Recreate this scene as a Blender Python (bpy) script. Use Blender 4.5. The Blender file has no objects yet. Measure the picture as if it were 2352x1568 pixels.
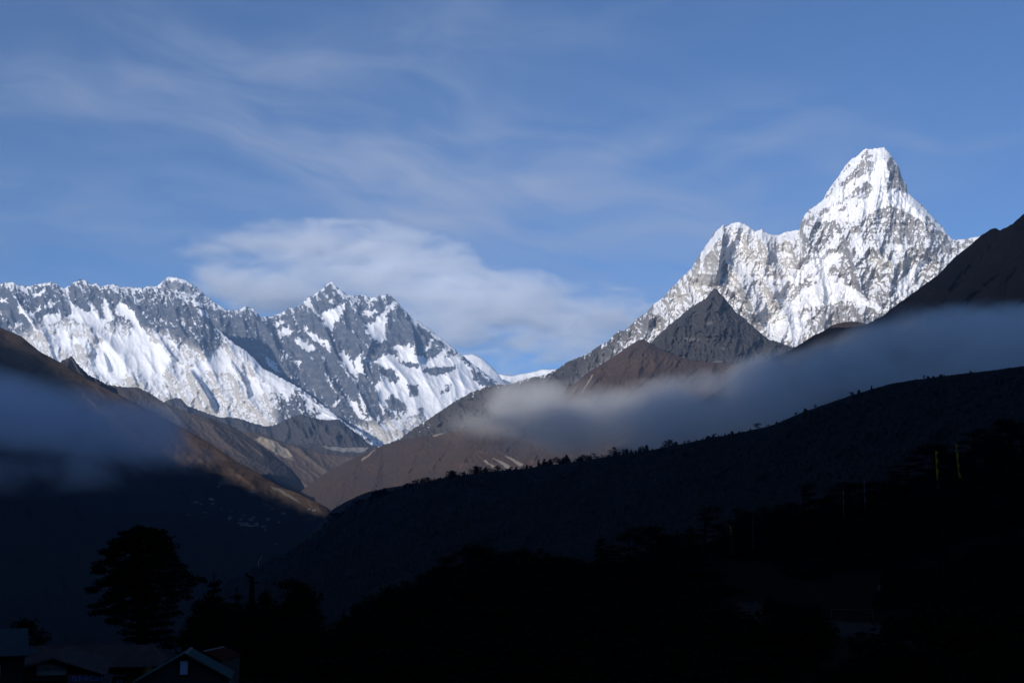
import bpy, math, random
import numpy as np
from math import radians as R, sin, cos, tan, pi

# ------------------------------------------------------------------ camera, sky, sun
SC = bpy.context.scene
COL = SC.collection
CAM_Z = 16.0
PITCH = R(9.2)
FPX = 2930.0
cam_d = bpy.data.cameras.new('camera')
cam_d.sensor_width = 36.0
cam_d.lens = 36.0 * FPX / 2352.0
cam_d.clip_start = 0.5
cam_d.clip_end = 90000.0
cam = bpy.data.objects.new('camera', cam_d)
cam.location = (0, 0, CAM_Z)
cam.rotation_euler = (pi / 2 + PITCH, 0, 0)
COL.objects.link(cam)
SC.camera = cam

SUN_EL = R(17.0)
SUN_LEFT = R(30.0)          # the sun stands behind the camera, to the left
to_sun = (-sin(SUN_LEFT) * cos(SUN_EL), -cos(SUN_LEFT) * cos(SUN_EL), sin(SUN_EL))
SKY_STRENGTH = 0.124
SC.view_settings.view_transform = 'Standard'
SC.view_settings.look = 'None'
SC.view_settings.gamma = 1.0
SC.view_settings.use_curve_mapping = False
SC.view_settings.exposure = 0.0
SC.cycles.use_denoising = True
SC.cycles.max_bounces = 14
SC.cycles.diffuse_bounces = 2
SC.cycles.glossy_bounces = 1
SC.cycles.transmission_bounces = 2
SC.cycles.volume_bounces = 12
SC.cycles.transparent_max_bounces = 8
SC.cycles.volume_step_rate = 0.2
SC.cycles.volume_max_steps = 256

def N(nt, typ, **kw):
    n = nt.nodes.new(typ)
    for k, v in kw.items():
        if k == 'ins':
            for a, b in v.items():
                n.inputs[a].default_value = b
        else:
            setattr(n, k, v)
    return n

def math_n(nt, op, a, b=None, c=None, clamp=False):
    n = nt.nodes.new('ShaderNodeMath'); n.operation = op; n.use_clamp = clamp
    for i, v in enumerate((a, b, c)):
        if v is None: continue
        if isinstance(v, (int, float)): n.inputs[i].default_value = v
        else: nt.links.new(v, n.inputs[i])
    return n.outputs[0]

def mix_n(nt, fac, a, b):
    n = nt.nodes.new('ShaderNodeMix'); n.data_type = 'RGBA'
    for i, v in ((0, fac), (6, a), (7, b)):
        if isinstance(v, (int, float)): n.inputs[i].default_value = v
        elif isinstance(v, tuple): n.inputs[i].default_value = (*v[:3], 1)
        else: nt.links.new(v, n.inputs[i])
    return n.outputs[2]

def ramp_n(nt, v, lo, hi, smooth=True):
    n = nt.nodes.new('ShaderNodeMapRange')
    n.interpolation_type = 'SMOOTHSTEP' if smooth else 'LINEAR'
    nt.links.new(v, n.inputs[0])
    n.inputs[1].default_value = lo; n.inputs[2].default_value = hi
    return n.outputs[0]

def vmath(nt, op, a, b=None):
    n = nt.nodes.new('ShaderNodeVectorMath'); n.operation = op
    for i, v in enumerate((a, b)):
        if v is None: continue
        if isinstance(v, tuple): n.inputs[i].default_value = v
        else: nt.links.new(v, n.inputs[i])
    return n

world = bpy.data.worlds.new('World'); SC.world = world; world.use_nodes = True
wt = world.node_tree; wt.nodes.clear()
sky = N(wt, 'ShaderNodeTexSky', sky_type='NISHITA', sun_disc=False, sun_elevation=SUN_EL, altitude=3900.0,
        air_density=1.0, dust_density=0.1, ozone_density=5.2)
sky.sun_rotation = math.atan2(to_sun[0], to_sun[1])
tc = N(wt, 'ShaderNodeTexCoord')
sep = N(wt, 'ShaderNodeSeparateXYZ'); wt.links.new(tc.outputs['Generated'], sep.inputs[0])
# high thin cloud, laid out by compass direction: u = east of the view axis, e = height above the horizon
yy_ = math_n(wt, 'MAXIMUM', math_n(wt, 'ABSOLUTE', sep.outputs[1]), 0.25)
cu_ = math_n(wt, 'DIVIDE', sep.outputs[0], yy_); ce_ = math_n(wt, 'DIVIDE', sep.outputs[2], yy_)
comb = N(wt, 'ShaderNodeCombineXYZ'); wt.links.new(cu_, comb.inputs[0]); wt.links.new(ce_, comb.inputs[1])
wrp = N(wt, 'ShaderNodeTexNoise', ins={'Scale': 5.0, 'Detail': 3, 'Roughness': 0.5}); wt.links.new(comb.outputs[0], wrp.inputs['Vector'])
q_ = vmath(wt, 'ADD', comb.outputs[0], vmath(wt, 'MULTIPLY', vmath(wt, 'SUBTRACT', wrp.outputs['Color'], (0.5, 0.5, 0.5)).outputs[0], (0.16, 0.09, 0)).outputs[0]).outputs[0]
def veil(px, py, rx, ry, rot, amount, sx=1.6, sy=6.0, scale=4.0, lo=0.3, hi=0.75, off=0.0):
    """one patch of cirrus: soft in outline, drawn out into streaks along its own axis"""
    v = (784.0 - py) / FPX; k = cos(PITCH) - v * sin(PITCH)
    c = ((px - 1176.0) / FPX / k, (sin(PITCH) + v * cos(PITCH)) / k, 0)
    d = vmath(wt, 'SUBTRACT', q_, c).outputs[0]
    r = N(wt, 'ShaderNodeVectorRotate', rotation_type='Z_AXIS'); r.inputs['Angle'].default_value = R(rot); wt.links.new(d, r.inputs['Vector'])
    s = vmath(wt, 'DIVIDE', r.outputs[0], (rx / FPX, ry / FPX, 1)).outputs[0]
    g = math_n(wt, 'POWER', 2.718, math_n(wt, 'MULTIPLY', vmath(wt, 'DOT_PRODUCT', s, s).outputs['Value'], -1.0))
    st = vmath(wt, 'ADD', vmath(wt, 'MULTIPLY', r.outputs[0], (sx, sy, 0)).outputs[0], (off, off * 2, 0)).outputs[0]
    nz = N(wt, 'ShaderNodeTexNoise', ins={'Scale': scale, 'Detail': 6, 'Roughness': 0.52, 'Distortion': 0.5}); wt.links.new(st, nz.inputs['Vector'])
    return math_n(wt, 'MULTIPLY', math_n(wt, 'MULTIPLY', g, ramp_n(wt, nz.outputs[0], lo, hi)), amount)
cc = None
for a in [(700, 330, 620, 200, 20, 0.36), (1050, 330, 800, 260, 12, 0.36), (110, 220, 170, 70, 8, 0.46), (80, 480, 200, 55, 10, 0.60), (850, 440, 330, 60, 22, 0.62), (960, 490, 160, 40, 28, 0.55), (1230, 430, 140, 34, 6, 0.45), (1480, 480, 420, 90, -4, 0.42),
          (1500, 330, 500, 80, -12, 0.30), (300, 560, 460, 110, 4, 0.46), (1100, 60, 600, 90, -10, 0.22), (1900, 420, 420, 60, -14, 0.18), (1300, 620, 420, 110, 10, 0.42), (2120, 330, 260, 120, 0, 0.20), (480, 60, 300, 50, 18, 0.2)]:
    cc = veil(*a, off=a[0] * 0.013) if cc is None else math_n(wt, 'ADD', cc, veil(*a, off=a[0] * 0.013))
cc = math_n(wt, 'MINIMUM', math_n(wt, 'MULTIPLY', cc, 1.15), 0.8)
CIR = 0.56 / SKY_STRENGTH
skyc = mix_n(wt, cc, sky.outputs[0], (0.70 * CIR, 0.82 * CIR, 1.12 * CIR))
bg = N(wt, 'ShaderNodeBackground'); bg.inputs[1].default_value = SKY_STRENGTH
wt.links.new(skyc, bg.inputs[0])
wo = N(wt, 'ShaderNodeOutputWorld'); wt.links.new(bg.outputs[0], wo.inputs[0])

sun_d = bpy.data.lights.new('sun', 'SUN'); sun_d.energy = 5.0; sun_d.angle = R(0.3); sun_d.color = (1.0, 0.935, 0.845)
sun = bpy.data.objects.new('sun', sun_d); COL.objects.link(sun)
sun.location = (-3000, -5000, 6000)
import mathutils
sun.rotation_euler = mathutils.Vector(to_sun).to_track_quat('Z', 'Y').to_euler()

# ------------------------------------------------------------------ numeric helpers
def W(px, py, d):
    """world point seen at (px, py) of a 2352 x 1568 photograph, d metres away along the ground"""
    px = np.asarray(px, float); py = np.asarray(py, float); d = np.asarray(d, float)
    u = (px - 1176.0) / FPX; v = (784.0 - py) / FPX
    yy = cos(PITCH) - v * sin(PITCH); zz_ = sin(PITCH) + v * cos(PITCH)
    t = d / yy
    return np.stack(np.broadcast_arrays(u * t, d, CAM_Z + zz_ * t), -1)

def _hash(ix, iy, seed):
    h = (ix.astype(np.int64) * 374761393 + iy.astype(np.int64) * 668265263 + seed * 982451653) & 0xffffffff
    h = ((h ^ (h >> 13)) * 1274126177) & 0xffffffff
    h = ((h ^ (h >> 15)) * 2246822519) & 0xffffffff
    return (h ^ (h >> 16)) & 0xffff

def perlin(x, y, seed=0):
    x = np.asarray(x, float); y = np.asarray(y, float)
    ix = np.floor(x); iy = np.floor(y); fx = x - ix; fy = y - iy
    ux = fx * fx * fx * (fx * (fx * 6 - 15) + 10); uy = fy * fy * fy * (fy * (fy * 6 - 15) + 10)
    def g(a, b):
        an = _hash(ix + a, iy + b, seed) * (2 * pi / 65536.0)
        return np.cos(an) * (fx - a) + np.sin(an) * (fy - b)
    n0 = g(0, 0) * (1 - ux) + g(1, 0) * ux; n1 = g(0, 1) * (1 - ux) + g(1, 1) * ux
    return (n0 * (1 - uy) + n1 * uy) * 1.5

def fbm(x, y, oct=4, seed=0, gain=0.5):
    s = 0; a = 1; t = 0
    for o in range(oct):
        s = s + a * perlin(x * 2 ** o + 17.3 * o, y * 2 ** o + 9.1 * o, seed + o); t += a; a *= gain
    return s / t

def ridged(x, y, oct=4, seed=0, gain=0.5):
    s = 0; a = 1; t = 0; w = 1
    for o in range(oct):
        n = 1 - np.abs(perlin(x * 2 ** o + 5.7 * o, y * 2 ** o + 3.3 * o, seed + o)) * 1.6
        n = np.clip(n, 0, 1) ** 2
        s = s + a * n * w; t += a; a *= gain; w = np.clip(n * 1.6, 0.25, 1)
    return s / t

def sstep(a, b, x):
    t = np.clip((np.asarray(x, float) - a) / (b - a), 0, 1); return t * t * (3 - 2 * t)

def Z(frame, pts):
    """points read off an enlarged piece of the photograph -> photograph coordinates"""
    s, ox, oy = {'P': (1, 0, 0), 'A': (.26857, 0, 602.9), 'B': (.29297, 574.2, 602.9), 'C': (.32957, 1607.8, 287.1),
                 'D': (.3662, 1033.6, 660.3), 'E': (.3418, 0, 861.3), 'F': (.2494, 0, 1177.1), 'G': (.3958, 1550.4, 947.5),
                 'H': (.1709, 402, 1004.9), 'T': (.15745, 172.3, 1177.1), 'K': (.4394, 574.2, 1091)}[frame]
    return [(ox + s * a, oy + s * b) for a, b in pts]

def seg_dist(X, Y, a, b):
    ax, ay = a; bx, by = b; dx, dy = bx - ax, by - ay
    t = np.clip(((X - ax) * dx + (Y - ay) * dy) / (dx * dx + dy * dy + 1e-9), 0, 1)
    qx = X - ax - t * dx; qy = Y - ay - t * dy
    return np.hypot(qx, qy), qx * dy - qy * dx, t

def psdf(X, Y, poly):
    """signed distance to a polygon, positive inside (clipped far away)"""
    P = np.array(poly); m = 14.0
    out = np.full(X.shape, -99.0)
    sel = (X > P[:, 0].min() - m) & (X < P[:, 0].max() + m) & (Y > P[:, 1].min() - m) & (Y < P[:, 1].max() + m)
    x = X[sel]; y = Y[sel]
    if x.size == 0: return out
    dmin = np.full(x.shape, 1e9); ins = np.zeros(x.shape, bool)
    n = len(P)
    for i in range(n):
        a = P[i]; b = P[(i + 1) % n]
        dmin = np.minimum(dmin, seg_dist(x, y, a, b)[0])
        c = ((a[1] > y) != (b[1] > y)) & (x < (b[0] - a[0]) * (y - a[1]) / (b[1] - a[1] + 1e-12) + a[0])
        ins ^= c
    out[sel] = np.where(ins, dmin, -dmin)
    return out

def polys(X, Y, plist, soft):
    m = np.full(X.shape, -1.0)
    for p in plist: m = np.maximum(m, np.clip(psdf(X, Y, p) / soft, -1, 1))
    return m

def rib(X, Y, pts, A, wl, wr, fade=True):
    """a buttress along a polyline drawn from top to bottom; wl / wr: how far it spreads to its left / right"""
    best = np.full(X.shape, 1e9); side = np.zeros(X.shape); tt = np.zeros(X.shape); n = len(pts) - 1
    for i in range(n):
        d, s, t = seg_dist(X, Y, pts[i], pts[i + 1])
        k = d < best
        best = np.where(k, d, best); side = np.where(k, s, side); tt = np.where(k, (i + t) / n, tt)
    w = np.where(side < 0, wl, wr)      # side < 0: left of a line running down the picture
    f = np.clip(tt * 6, 0, 1) * np.clip((1.02 - tt) * 5, 0, 1) if fade else 1
    return A * np.exp(-best / w) * f

# ------------------------------------------------------------------ mesh helpers
def mesh_obj(name, V, F, mat=None, parent=None, smooth=False, attrs=None, mats=None):
    """V (n,3), F (m,k) quads or triangles, or a list of tuples"""
    me = bpy.data.meshes.new(name)
    V = np.asarray(V, np.float32)
    if isinstance(F, np.ndarray):
        k = F.shape[1]; m = F.shape[0]
        me.vertices.add(len(V)); me.vertices.foreach_set('co', V.ravel())
        me.loops.add(m * k); me.loops.foreach_set('vertex_index', F.astype(np.int32).ravel())
        me.polygons.add(m); me.polygons.foreach_set('loop_start', np.arange(0, m * k, k, dtype=np.int32))
        me.polygons.foreach_set('loop_total', np.full(m, k, np.int32))
        me.update(calc_edges=True)
    else:
        me.from_pydata([tuple(map(float, v)) for v in V], [], F); me.update()
    me.polygons.foreach_set('use_smooth', np.full(len(me.polygons), smooth, bool))
    for k_, v in (attrs or {}).items():
        a = me.attributes.new(k_, 'FLOAT', 'POINT'); a.data.foreach_set('value', np.asarray(v, np.float32).ravel())
    if mat: me.materials.append(mat)
    o = bpy.data.objects.new(name, me); COL.objects.link(o)
    if parent: o.parent = parent
    return o

def structure(o): o['kind'] = 'structure'; return o
def tag(o, label, cat, group=None, kind=None):
    o['label'] = label; o['category'] = cat
    if group: o['group'] = group
    if kind: o['kind'] = kind
    return o
def thing(name, label, cat, loc=(0, 0, 0), rotz=0.0, group=None):
    o = bpy.data.objects.new(name, None); COL.objects.link(o)
    o.location = loc; o.rotation_euler = (0, 0, rotz); o.empty_display_size = 0.3
    return tag(o, label, cat, group)

def gridF(nr, nc):
    i = np.arange(nr - 1)[:, None] * nc + np.arange(nc - 1)[None, :]
    return np.stack([i, i + nc, i + nc + 1, i + 1], -1).reshape(-1, 4)

def sheet(name, crest, base, step, nv, mat, relief=None, paint=None, gamma=1.0, jag=0.0, jagf=9.0, seed=1, back=0.9, x0=None, x1=None, smooth=90):
    """a mountainside standing where it stands: crest and base lines (px, py, distance), ground relief in metres
    between them, a falling back slope behind the crest and a foot that goes down to the valley floor"""
    c = np.array(crest, float); b = np.array(base, float)
    x0 = c[0, 0] if x0 is None else x0; x1 = c[-1, 0] if x1 is None else x1
    px = np.arange(x0, x1 + step * 0.5, step)
    yc = np.interp(px, c[:, 0], c[:, 1]); dc = np.interp(px, c[:, 0], c[:, 2])
    if jag: yc = yc - jag * (ridged(px / jagf, px * 0 + seed, 3, seed) - 0.45) * 2
    yb = np.maximum(np.interp(px, b[:, 0], b[:, 1]), yc + 4); db = np.interp(px, b[:, 0], b[:, 2])
    v = np.linspace(0, 1, nv)[:, None]
    PX = np.broadcast_to(px, (nv, len(px))).copy(); PY = yc + (yb - yc) * v
    k = max(3, int(smooth / step) | 1); ker = np.hanning(k + 2)[1:-1]; ker /= ker.sum()
    ys = np.convolve(np.pad(yc, k // 2, mode='edge'), ker, 'valid')      # the slope below follows the crest only loosely
    vs = np.maximum((PY - ys) / np.maximum(yb - ys, 4), -0.25)
    D = dc + (db - dc) * np.sign(vs) * np.abs(vs) ** gamma
    if relief is not None: D = D - relief(PX, PY, v) * np.minimum(1, 0.35 + v * 12)
    P = W(PX, PY, D)
    du = np.gradient(P, axis=1); dv = np.gradient(P, axis=0)
    nr = np.cross(dv, du); nr /= np.linalg.norm(nr, axis=-1, keepdims=True) + 1e-9
    nr *= np.sign(-nr[..., 1:2] + 1e-9)
    at = paint(PX, PY, PY - yc, nr, v) if paint else {}
    top = P[0]; rows_b = []
    for f in (1.0, 0.66, 0.33, 0.1):
        q = top.copy(); h = np.maximum(top[:, 2] + 420, 5) * f
        q[:, 2] = top[:, 2] - h; q[:, 1] = top[:, 1] + h * back; rows_b.append(q)
    foot = P[-1].copy(); hh = np.maximum(foot[:, 2] + 420, 5); foot[:, 2] -= hh; foot[:, 1] -= hh * 0.35
    full = np.concatenate([np.array(rows_b), P, foot[None]], 0)
    A = {k: np.concatenate([np.repeat(a[:1], 4, 0), a, a[-1:]], 0) for k, a in at.items()}
    o = mesh_obj(name, full.reshape(-1, 3), gridF(*full.shape[:2])[:, ::-1], mat, smooth=True, attrs=A)
    o['_grid'] = 0
    del o['_grid']
    return structure(o), (px, PX, PY, D)

# ------------------------------------------------------------------ terrain materials
def attr_n(nt, name): return N(nt, 'ShaderNodeAttribute', attribute_name=name).outputs['Fac']

def noise_n(nt, vec, scale, detail=4, rough=0.55, dist=0.0):
    n = N(nt, 'ShaderNodeTexNoise', ins={'Scale': scale, 'Detail': detail, 'Roughness': rough, 'Distortion': dist})
    nt.links.new(vec, n.inputs['Vector']); return n.outputs[0]

def new_mat(name):
    m = bpy.data.materials.new(name); m.use_nodes = True; nt = m.node_tree; nt.nodes.clear()
    out = N(nt, 'ShaderNodeOutputMaterial'); bs = N(nt, 'ShaderNodeBsdfPrincipled')
    bs.inputs['Roughness'].default_value = 0.9
    if 'Specular IOR Level' in bs.inputs: bs.inputs['Specular IOR Level'].default_value = 0.0
    nt.links.new(bs.outputs[0], out.inputs[0])
    geo = N(nt, 'ShaderNodeNewGeometry')
    return m, nt, bs, geo.outputs['Position']

def stretch(nt, vec, s):
    return vmath(nt, 'MULTIPLY', vec, s).outputs[0]

def alpine_mat(name, dark, pale, unit, snow=(0.86, 0.88, 0.92), warm=(0.30, 0.22, 0.16), bump=0.6, jitter=0.55):
    """rock with snow lying where the 'snow' attribute says, its edges broken up by fine noise"""
    m, nt, bs, pos = new_mat(name)
    f1 = noise_n(nt, stretch(nt, pos, (1, 1, 0.6)), 1 / (unit * 2.2), 5, 0.62)
    f2 = noise_n(nt, stretch(nt, pos, (1, 1, 2.4)), 1 / (unit * 7), 4, 0.6)
    f3 = noise_n(nt, pos, 1 / (unit * 0.7), 3, 0.6)
    s = math_n(nt, 'ADD', attr_n(nt, 'snow'), math_n(nt, 'MULTIPLY', math_n(nt, 'SUBTRACT', f1, 0.5), jitter))
    s = math_n(nt, 'ADD', s, math_n(nt, 'MULTIPLY', math_n(nt, 'SUBTRACT', f3, 0.5), jitter * 0.6))
    sf = ramp_n(nt, s, -0.10, 0.12)
    pf = math_n(nt, 'ADD', attr_n(nt, 'pale'), math_n(nt, 'MULTIPLY', math_n(nt, 'SUBTRACT', f2, 0.5), 0.7), clamp=True)
    rock = mix_n(nt, pf, dark, pale)
    rock = mix_n(nt, math_n(nt, 'MULTIPLY', ramp_n(nt, f2, 0.52, 0.72), 0.45), rock, warm)
    rock = mix_n(nt, attr_n(nt, 'earth'), rock, (0.062, 0.056, 0.055))
    var = math_n(nt, 'MULTIPLY_ADD', f3, 0.9, 0.55)
    mul = N(nt, 'ShaderNodeVectorMath', operation='SCALE'); nt.links.new(rock, mul.inputs[0]); nt.links.new(var, mul.inputs['Scale'])
    col = mix_n(nt, sf, mul.outputs[0], snow)
    nt.links.new(col, bs.inputs['Base Color'])
    bp = N(nt, 'ShaderNodeBump', ins={'Strength': bump, 'Distance': unit * 0.5})
    h = math_n(nt, 'ADD', math_n(nt, 'MULTIPLY', f1, math_n(nt, 'MULTIPLY_ADD', sf, -0.35, 1.0)), math_n(nt, 'MULTIPLY', sf, 0.25))
    nt.links.new(h, bp.inputs['Height']); nt.links.new(bp.outputs[0], bs.inputs['Normal'])
    return m

def slope_mat(name, a, b, scree, unit, bump=0.4, tuft=0.0):
    """earth, grass and scrub on a hillside: two tones broken by noise plus bare scree where 'scree' says"""
    m, nt, bs, pos = new_mat(name)
    n1 = noise_n(nt, stretch(nt, pos, (1, 1, 0.7)), 1 / (unit * 9), 5, 0.6)
    n2 = noise_n(nt, pos, 1 / (unit * 1.1), 4, 0.65)
    t = math_n(nt, 'ADD', attr_n(nt, 'tone'), math_n(nt, 'MULTIPLY', math_n(nt, 'SUBTRACT', n1, 0.5), 2.0), clamp=True)
    col = mix_n(nt, t, a, b)
    var = math_n(nt, 'MULTIPLY_ADD', n2, 1.1, 0.45)
    mul = N(nt, 'ShaderNodeVectorMath', operation='SCALE'); nt.links.new(col, mul.inputs[0]); nt.links.new(var, mul.inputs['Scale'])
    sc_ = ramp_n(nt, math_n(nt, 'ADD', attr_n(nt, 'scree'), math_n(nt, 'MULTIPLY', math_n(nt, 'SUBTRACT', n2, 0.5), 0.9)), 0.25, 0.65)
    nt.links.new(mix_n(nt, sc_, mul.outputs[0], scree), bs.inputs['Base Color'])
    bp = N(nt, 'ShaderNodeBump', ins={'Strength': bump, 'Distance': unit * 0.6})
    nt.links.new(n2, bp.inputs['Height']); nt.links.new(bp.outputs[0], bs.inputs['Normal'])
    return m
# ------------------------------------------------------------------ high mountains
def withd(pts, ds):
    """give each point of a line a distance, interpolated along px between the (px, d) pairs"""
    ds = np.array(ds, float)
    return [(x, y, float(np.interp(x, ds[:, 0], ds[:, 1]))) for x, y in pts]

M_far = alpine_mat('far_rock_and_snow', (0.090, 0.100, 0.125), (0.50, 0.48, 0.455), 24, snow=(0.86, 0.87, 0.90), warm=(0.20, 0.165, 0.14), jitter=0.48)
M_ama = alpine_mat('granite_and_snow', (0.29, 0.285, 0.29), (0.48, 0.46, 0.44), 13, snow=(0.86, 0.87, 0.90), warm=(0.31, 0.26, 0.22), jitter=0.4)

# --- long wall on the left with its eastern spur
nup_crest = Z('A', [(-400, 230), (-200, 170), (-100, 200), (0, 185), (60, 170), (110, 168), (140, 190), (200, 200), (260, 200), (330, 185), (440, 162), (490, 185),
    (540, 220), (590, 200), (640, 165), (690, 138), (730, 150), (775, 190), (820, 172), (870, 206), (930, 190), (985, 180), (1030, 215), (1070, 208),
    (1130, 212), (1200, 215), (1300, 198), (1340, 222), (1390, 243), (1430, 234), (1500, 255), (1560, 276), (1620, 284), (1680, 292), (1740, 350), (1760, 400),
    (1800, 480), (1860, 560), (1920, 620), (2000, 690), (2100, 752)]) + Z('B', [(40, 760), (100, 830), (200, 878), (300, 935), (400, 985), (500, 1060),
    (600, 1140), (680, 1200), (740, 1250), (800, 1295), (880, 1330), (960, 1400)])
nup_crest = withd(nup_crest, [(-120, 19000), (430, 18900), (500, 18300), (640, 17000), (830, 15600), (870, 15400)])
nup_base = [(-120, 1070, 15600), (500, 1080, 15300), (700, 1080, 15100), (870, 1085, 15100)]
nup_snow = [Z('A', p) for p in [
    [(1000, 360), (1030, 320), (1060, 350), (1140, 390), (1165, 460), (1210, 540), (1270, 620), (1280, 660), (1380, 700), (1450, 790), (1560, 870), (1600, 905), (1540, 930), (1450, 870), (1400, 960), (1350, 1000), (1250, 1010), (1180, 920), (1110, 940), (1050, 1000), (960, 1040), (900, 1000), (840, 960), (760, 930), (740, 890), (800, 860), (800, 760), (900, 640), (940, 590), (1000, 625), (1110, 605), (1140, 540), (1100, 490), (1050, 460), (990, 440), (985, 400)],
    [(545, 215), (580, 215), (600, 300), (640, 380), (700, 390), (760, 430), (760, 310), (790, 330), (800, 400), (860, 470), (900, 480), (865, 300), (900, 310), (930, 370), (970, 460), (980, 500), (900, 530), (850, 575), (760, 540), (680, 510), (600, 480), (560, 470), (610, 440), (600, 380), (560, 290)],
    [(370, 490), (400, 440), (510, 440), (500, 390), (540, 470), (490, 510), (430, 530), (360, 520)],
    [(95, 255), (130, 290), (165, 360), (230, 410), (255, 470), (290, 540), (340, 620), (330, 628), (270, 550), (200, 450), (140, 350)],
    [(240, 430), (350, 370), (358, 398), (300, 432), (250, 462)], [(375, 370), (420, 332), (495, 335), (440, 366), (390, 392)],
    [(400, 640), (520, 570), (585, 590), (605, 680), (590, 745), (480, 722), (455, 680), (520, 645)], [(615, 640), (690, 638), (705, 670), (640, 712), (605, 690)],
    [(1790, 820), (1830, 770), (1880, 715), (1945, 790), (1990, 880), (2060, 1000), (2130, 1110), (2040, 1010), (1940, 910), (1880, 935), (1760, 930), (1700, 985), (1610, 920), (1640, 880), (1720, 850)],
    [(1870, 560), (1990, 655), (2110, 735), (2220, 825), (2352, 925), (2352, 1010), (2240, 915), (2180, 855), (2090, 765), (1960, 685)],
    [(2110, 950), (2180, 1000), (2225, 1090), (2200, 1160), (2140, 1080)], [(1430, 660), (1480, 660), (1540, 750), (1620, 850), (1600, 870), (1500, 760)],
    [(1150, 330), (1220, 300), (1230, 320), (1170, 360)], [(0, 320), (70, 305), (60, 335), (0, 345)], [(1680, 400), (1720, 400), (1760, 460), (1700, 440)], [(1640, 330), (1700, 330), (1740, 380), (1660, 370)],
    [(130, 180), (240, 230), (235, 260), (150, 210)], [(270, 270), (400, 230), (390, 260), (280, 300)], [(1030, 280), (1040, 230), (1050, 350), (1030, 340)], [(120, 540), (180, 510), (170, 545), (120, 560)],
    [(1040, 1010), (1120, 930), (1260, 905), (1400, 1010), (1380, 1060), (1290, 960), (1210, 930), (1130, 960)], [(2230, 770), (2352, 880), (2352, 910), (2240, 810)],
    ]] + [Z('B', p) for p in [[(0, 880), (80, 940), (170, 960), (160, 1010), (60, 1040), (0, 990)], [(0, 740), (100, 835), (200, 885), (300, 940), (350, 975), (340, 1010), (290, 1085), (230, 1040), (150, 960), (80, 900), (0, 830)],
    [(360, 985), (440, 1040), (520, 1100), (610, 1160), (690, 1215), (640, 1210), (560, 1180), (480, 1120), (500, 1170), (450, 1170), (430, 1080)], [(500, 1200), (560, 1170), (640, 1200), (700, 1220), (800, 1300), (880, 1330), (870, 1310), (740, 1270), (600, 1235), (510, 1230)]]]
nup_pale = [Z('A', [(0, 640), (180, 620), (320, 560), (520, 505), (700, 500), (760, 540), (850, 575), (1000, 530), (1140, 560), (1270, 580), (1340, 600), (1450, 640), (1560, 690), (1700, 745),
    (1820, 770), (1900, 690), (2000, 730), (2200, 840), (2352, 960), (2352, 1700), (0, 1700)])]
nup_ribs = [(Z('A', p), a, wl, wr) for p, a, wl, wr in [
    ([(1610, 915), (1640, 940), (1700, 1030), (1780, 1160), (1860, 1310)], 260, 26, 3.0), ([(1340, 600), (1400, 690), (1460, 785), (1530, 835)], 130, 16, 3),
    ([(1945, 800), (2000, 880), (2060, 970), (2110, 1080), (2120, 1160)], 170, 22, 3), ([(110, 250), (160, 350), (230, 450), (290, 540), (345, 630)], 120, 14, 3),
    ([(760, 540), (790, 590), (830, 680)], 70, 10, 3), ([(880, 760), (905, 830), (935, 935)], 110, 12, 3), ([(1110, 930), (1140, 980), (1175, 1060)], 130, 14, 3),
    ([(1220, 760), (1280, 860), (1340, 960)], 70, 12, 4), ([(530, 210), (560, 300), (600, 400)], 90, 12, 4), ([(1420, 240), (1500, 420), (1560, 600), (1800, 770)], 150, 24, 9),
    ([(1690, 300), (1740, 480), (1850, 640)], 110, 18, 8), ([(1020, 190), (1040, 280), (1060, 340)], 70, 10, 4), ([(330, 190), (360, 300), (420, 420)], 90, 14, 6), ([(1400, 1010), (1440, 1100), (1460, 1170)], 110, 14, 4),
    ([(150, 190), (160, 260), (200, 340)], 70, 9, 4), ([(740, 640), (770, 700), (790, 800)], 80, 12, 4), ([(600, 560), (600, 680), (620, 790)], 60, 10, 4)]]

def fall_noise(X, Y, sk, f, st, oct, seed):
    """creases that run down the face, leaning by sk"""
    return ridged((X + sk * Y) * f, Y * f * st, oct, seed)

def nup_relief(X, Y, v):
    k = 1 - 0.6 * np.clip(polys(X, Y, nup_snow, 8) + 0.3, 0, 1)          # snowfields lie smoother than the rock
    r = 220 * fall_noise(X, Y, -0.35, 1 / 95, 0.45, 3, 11) + 85 * k * fall_noise(X, Y, -0.25, 1 / 34, 0.40, 3, 23) + 42 * k * ridged(X / 15, Y / 19, 4, 31)
    for p, a, wl, wr in nup_ribs: r = r + rib(X, Y, p, a, wl, wr)
    return r

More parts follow.
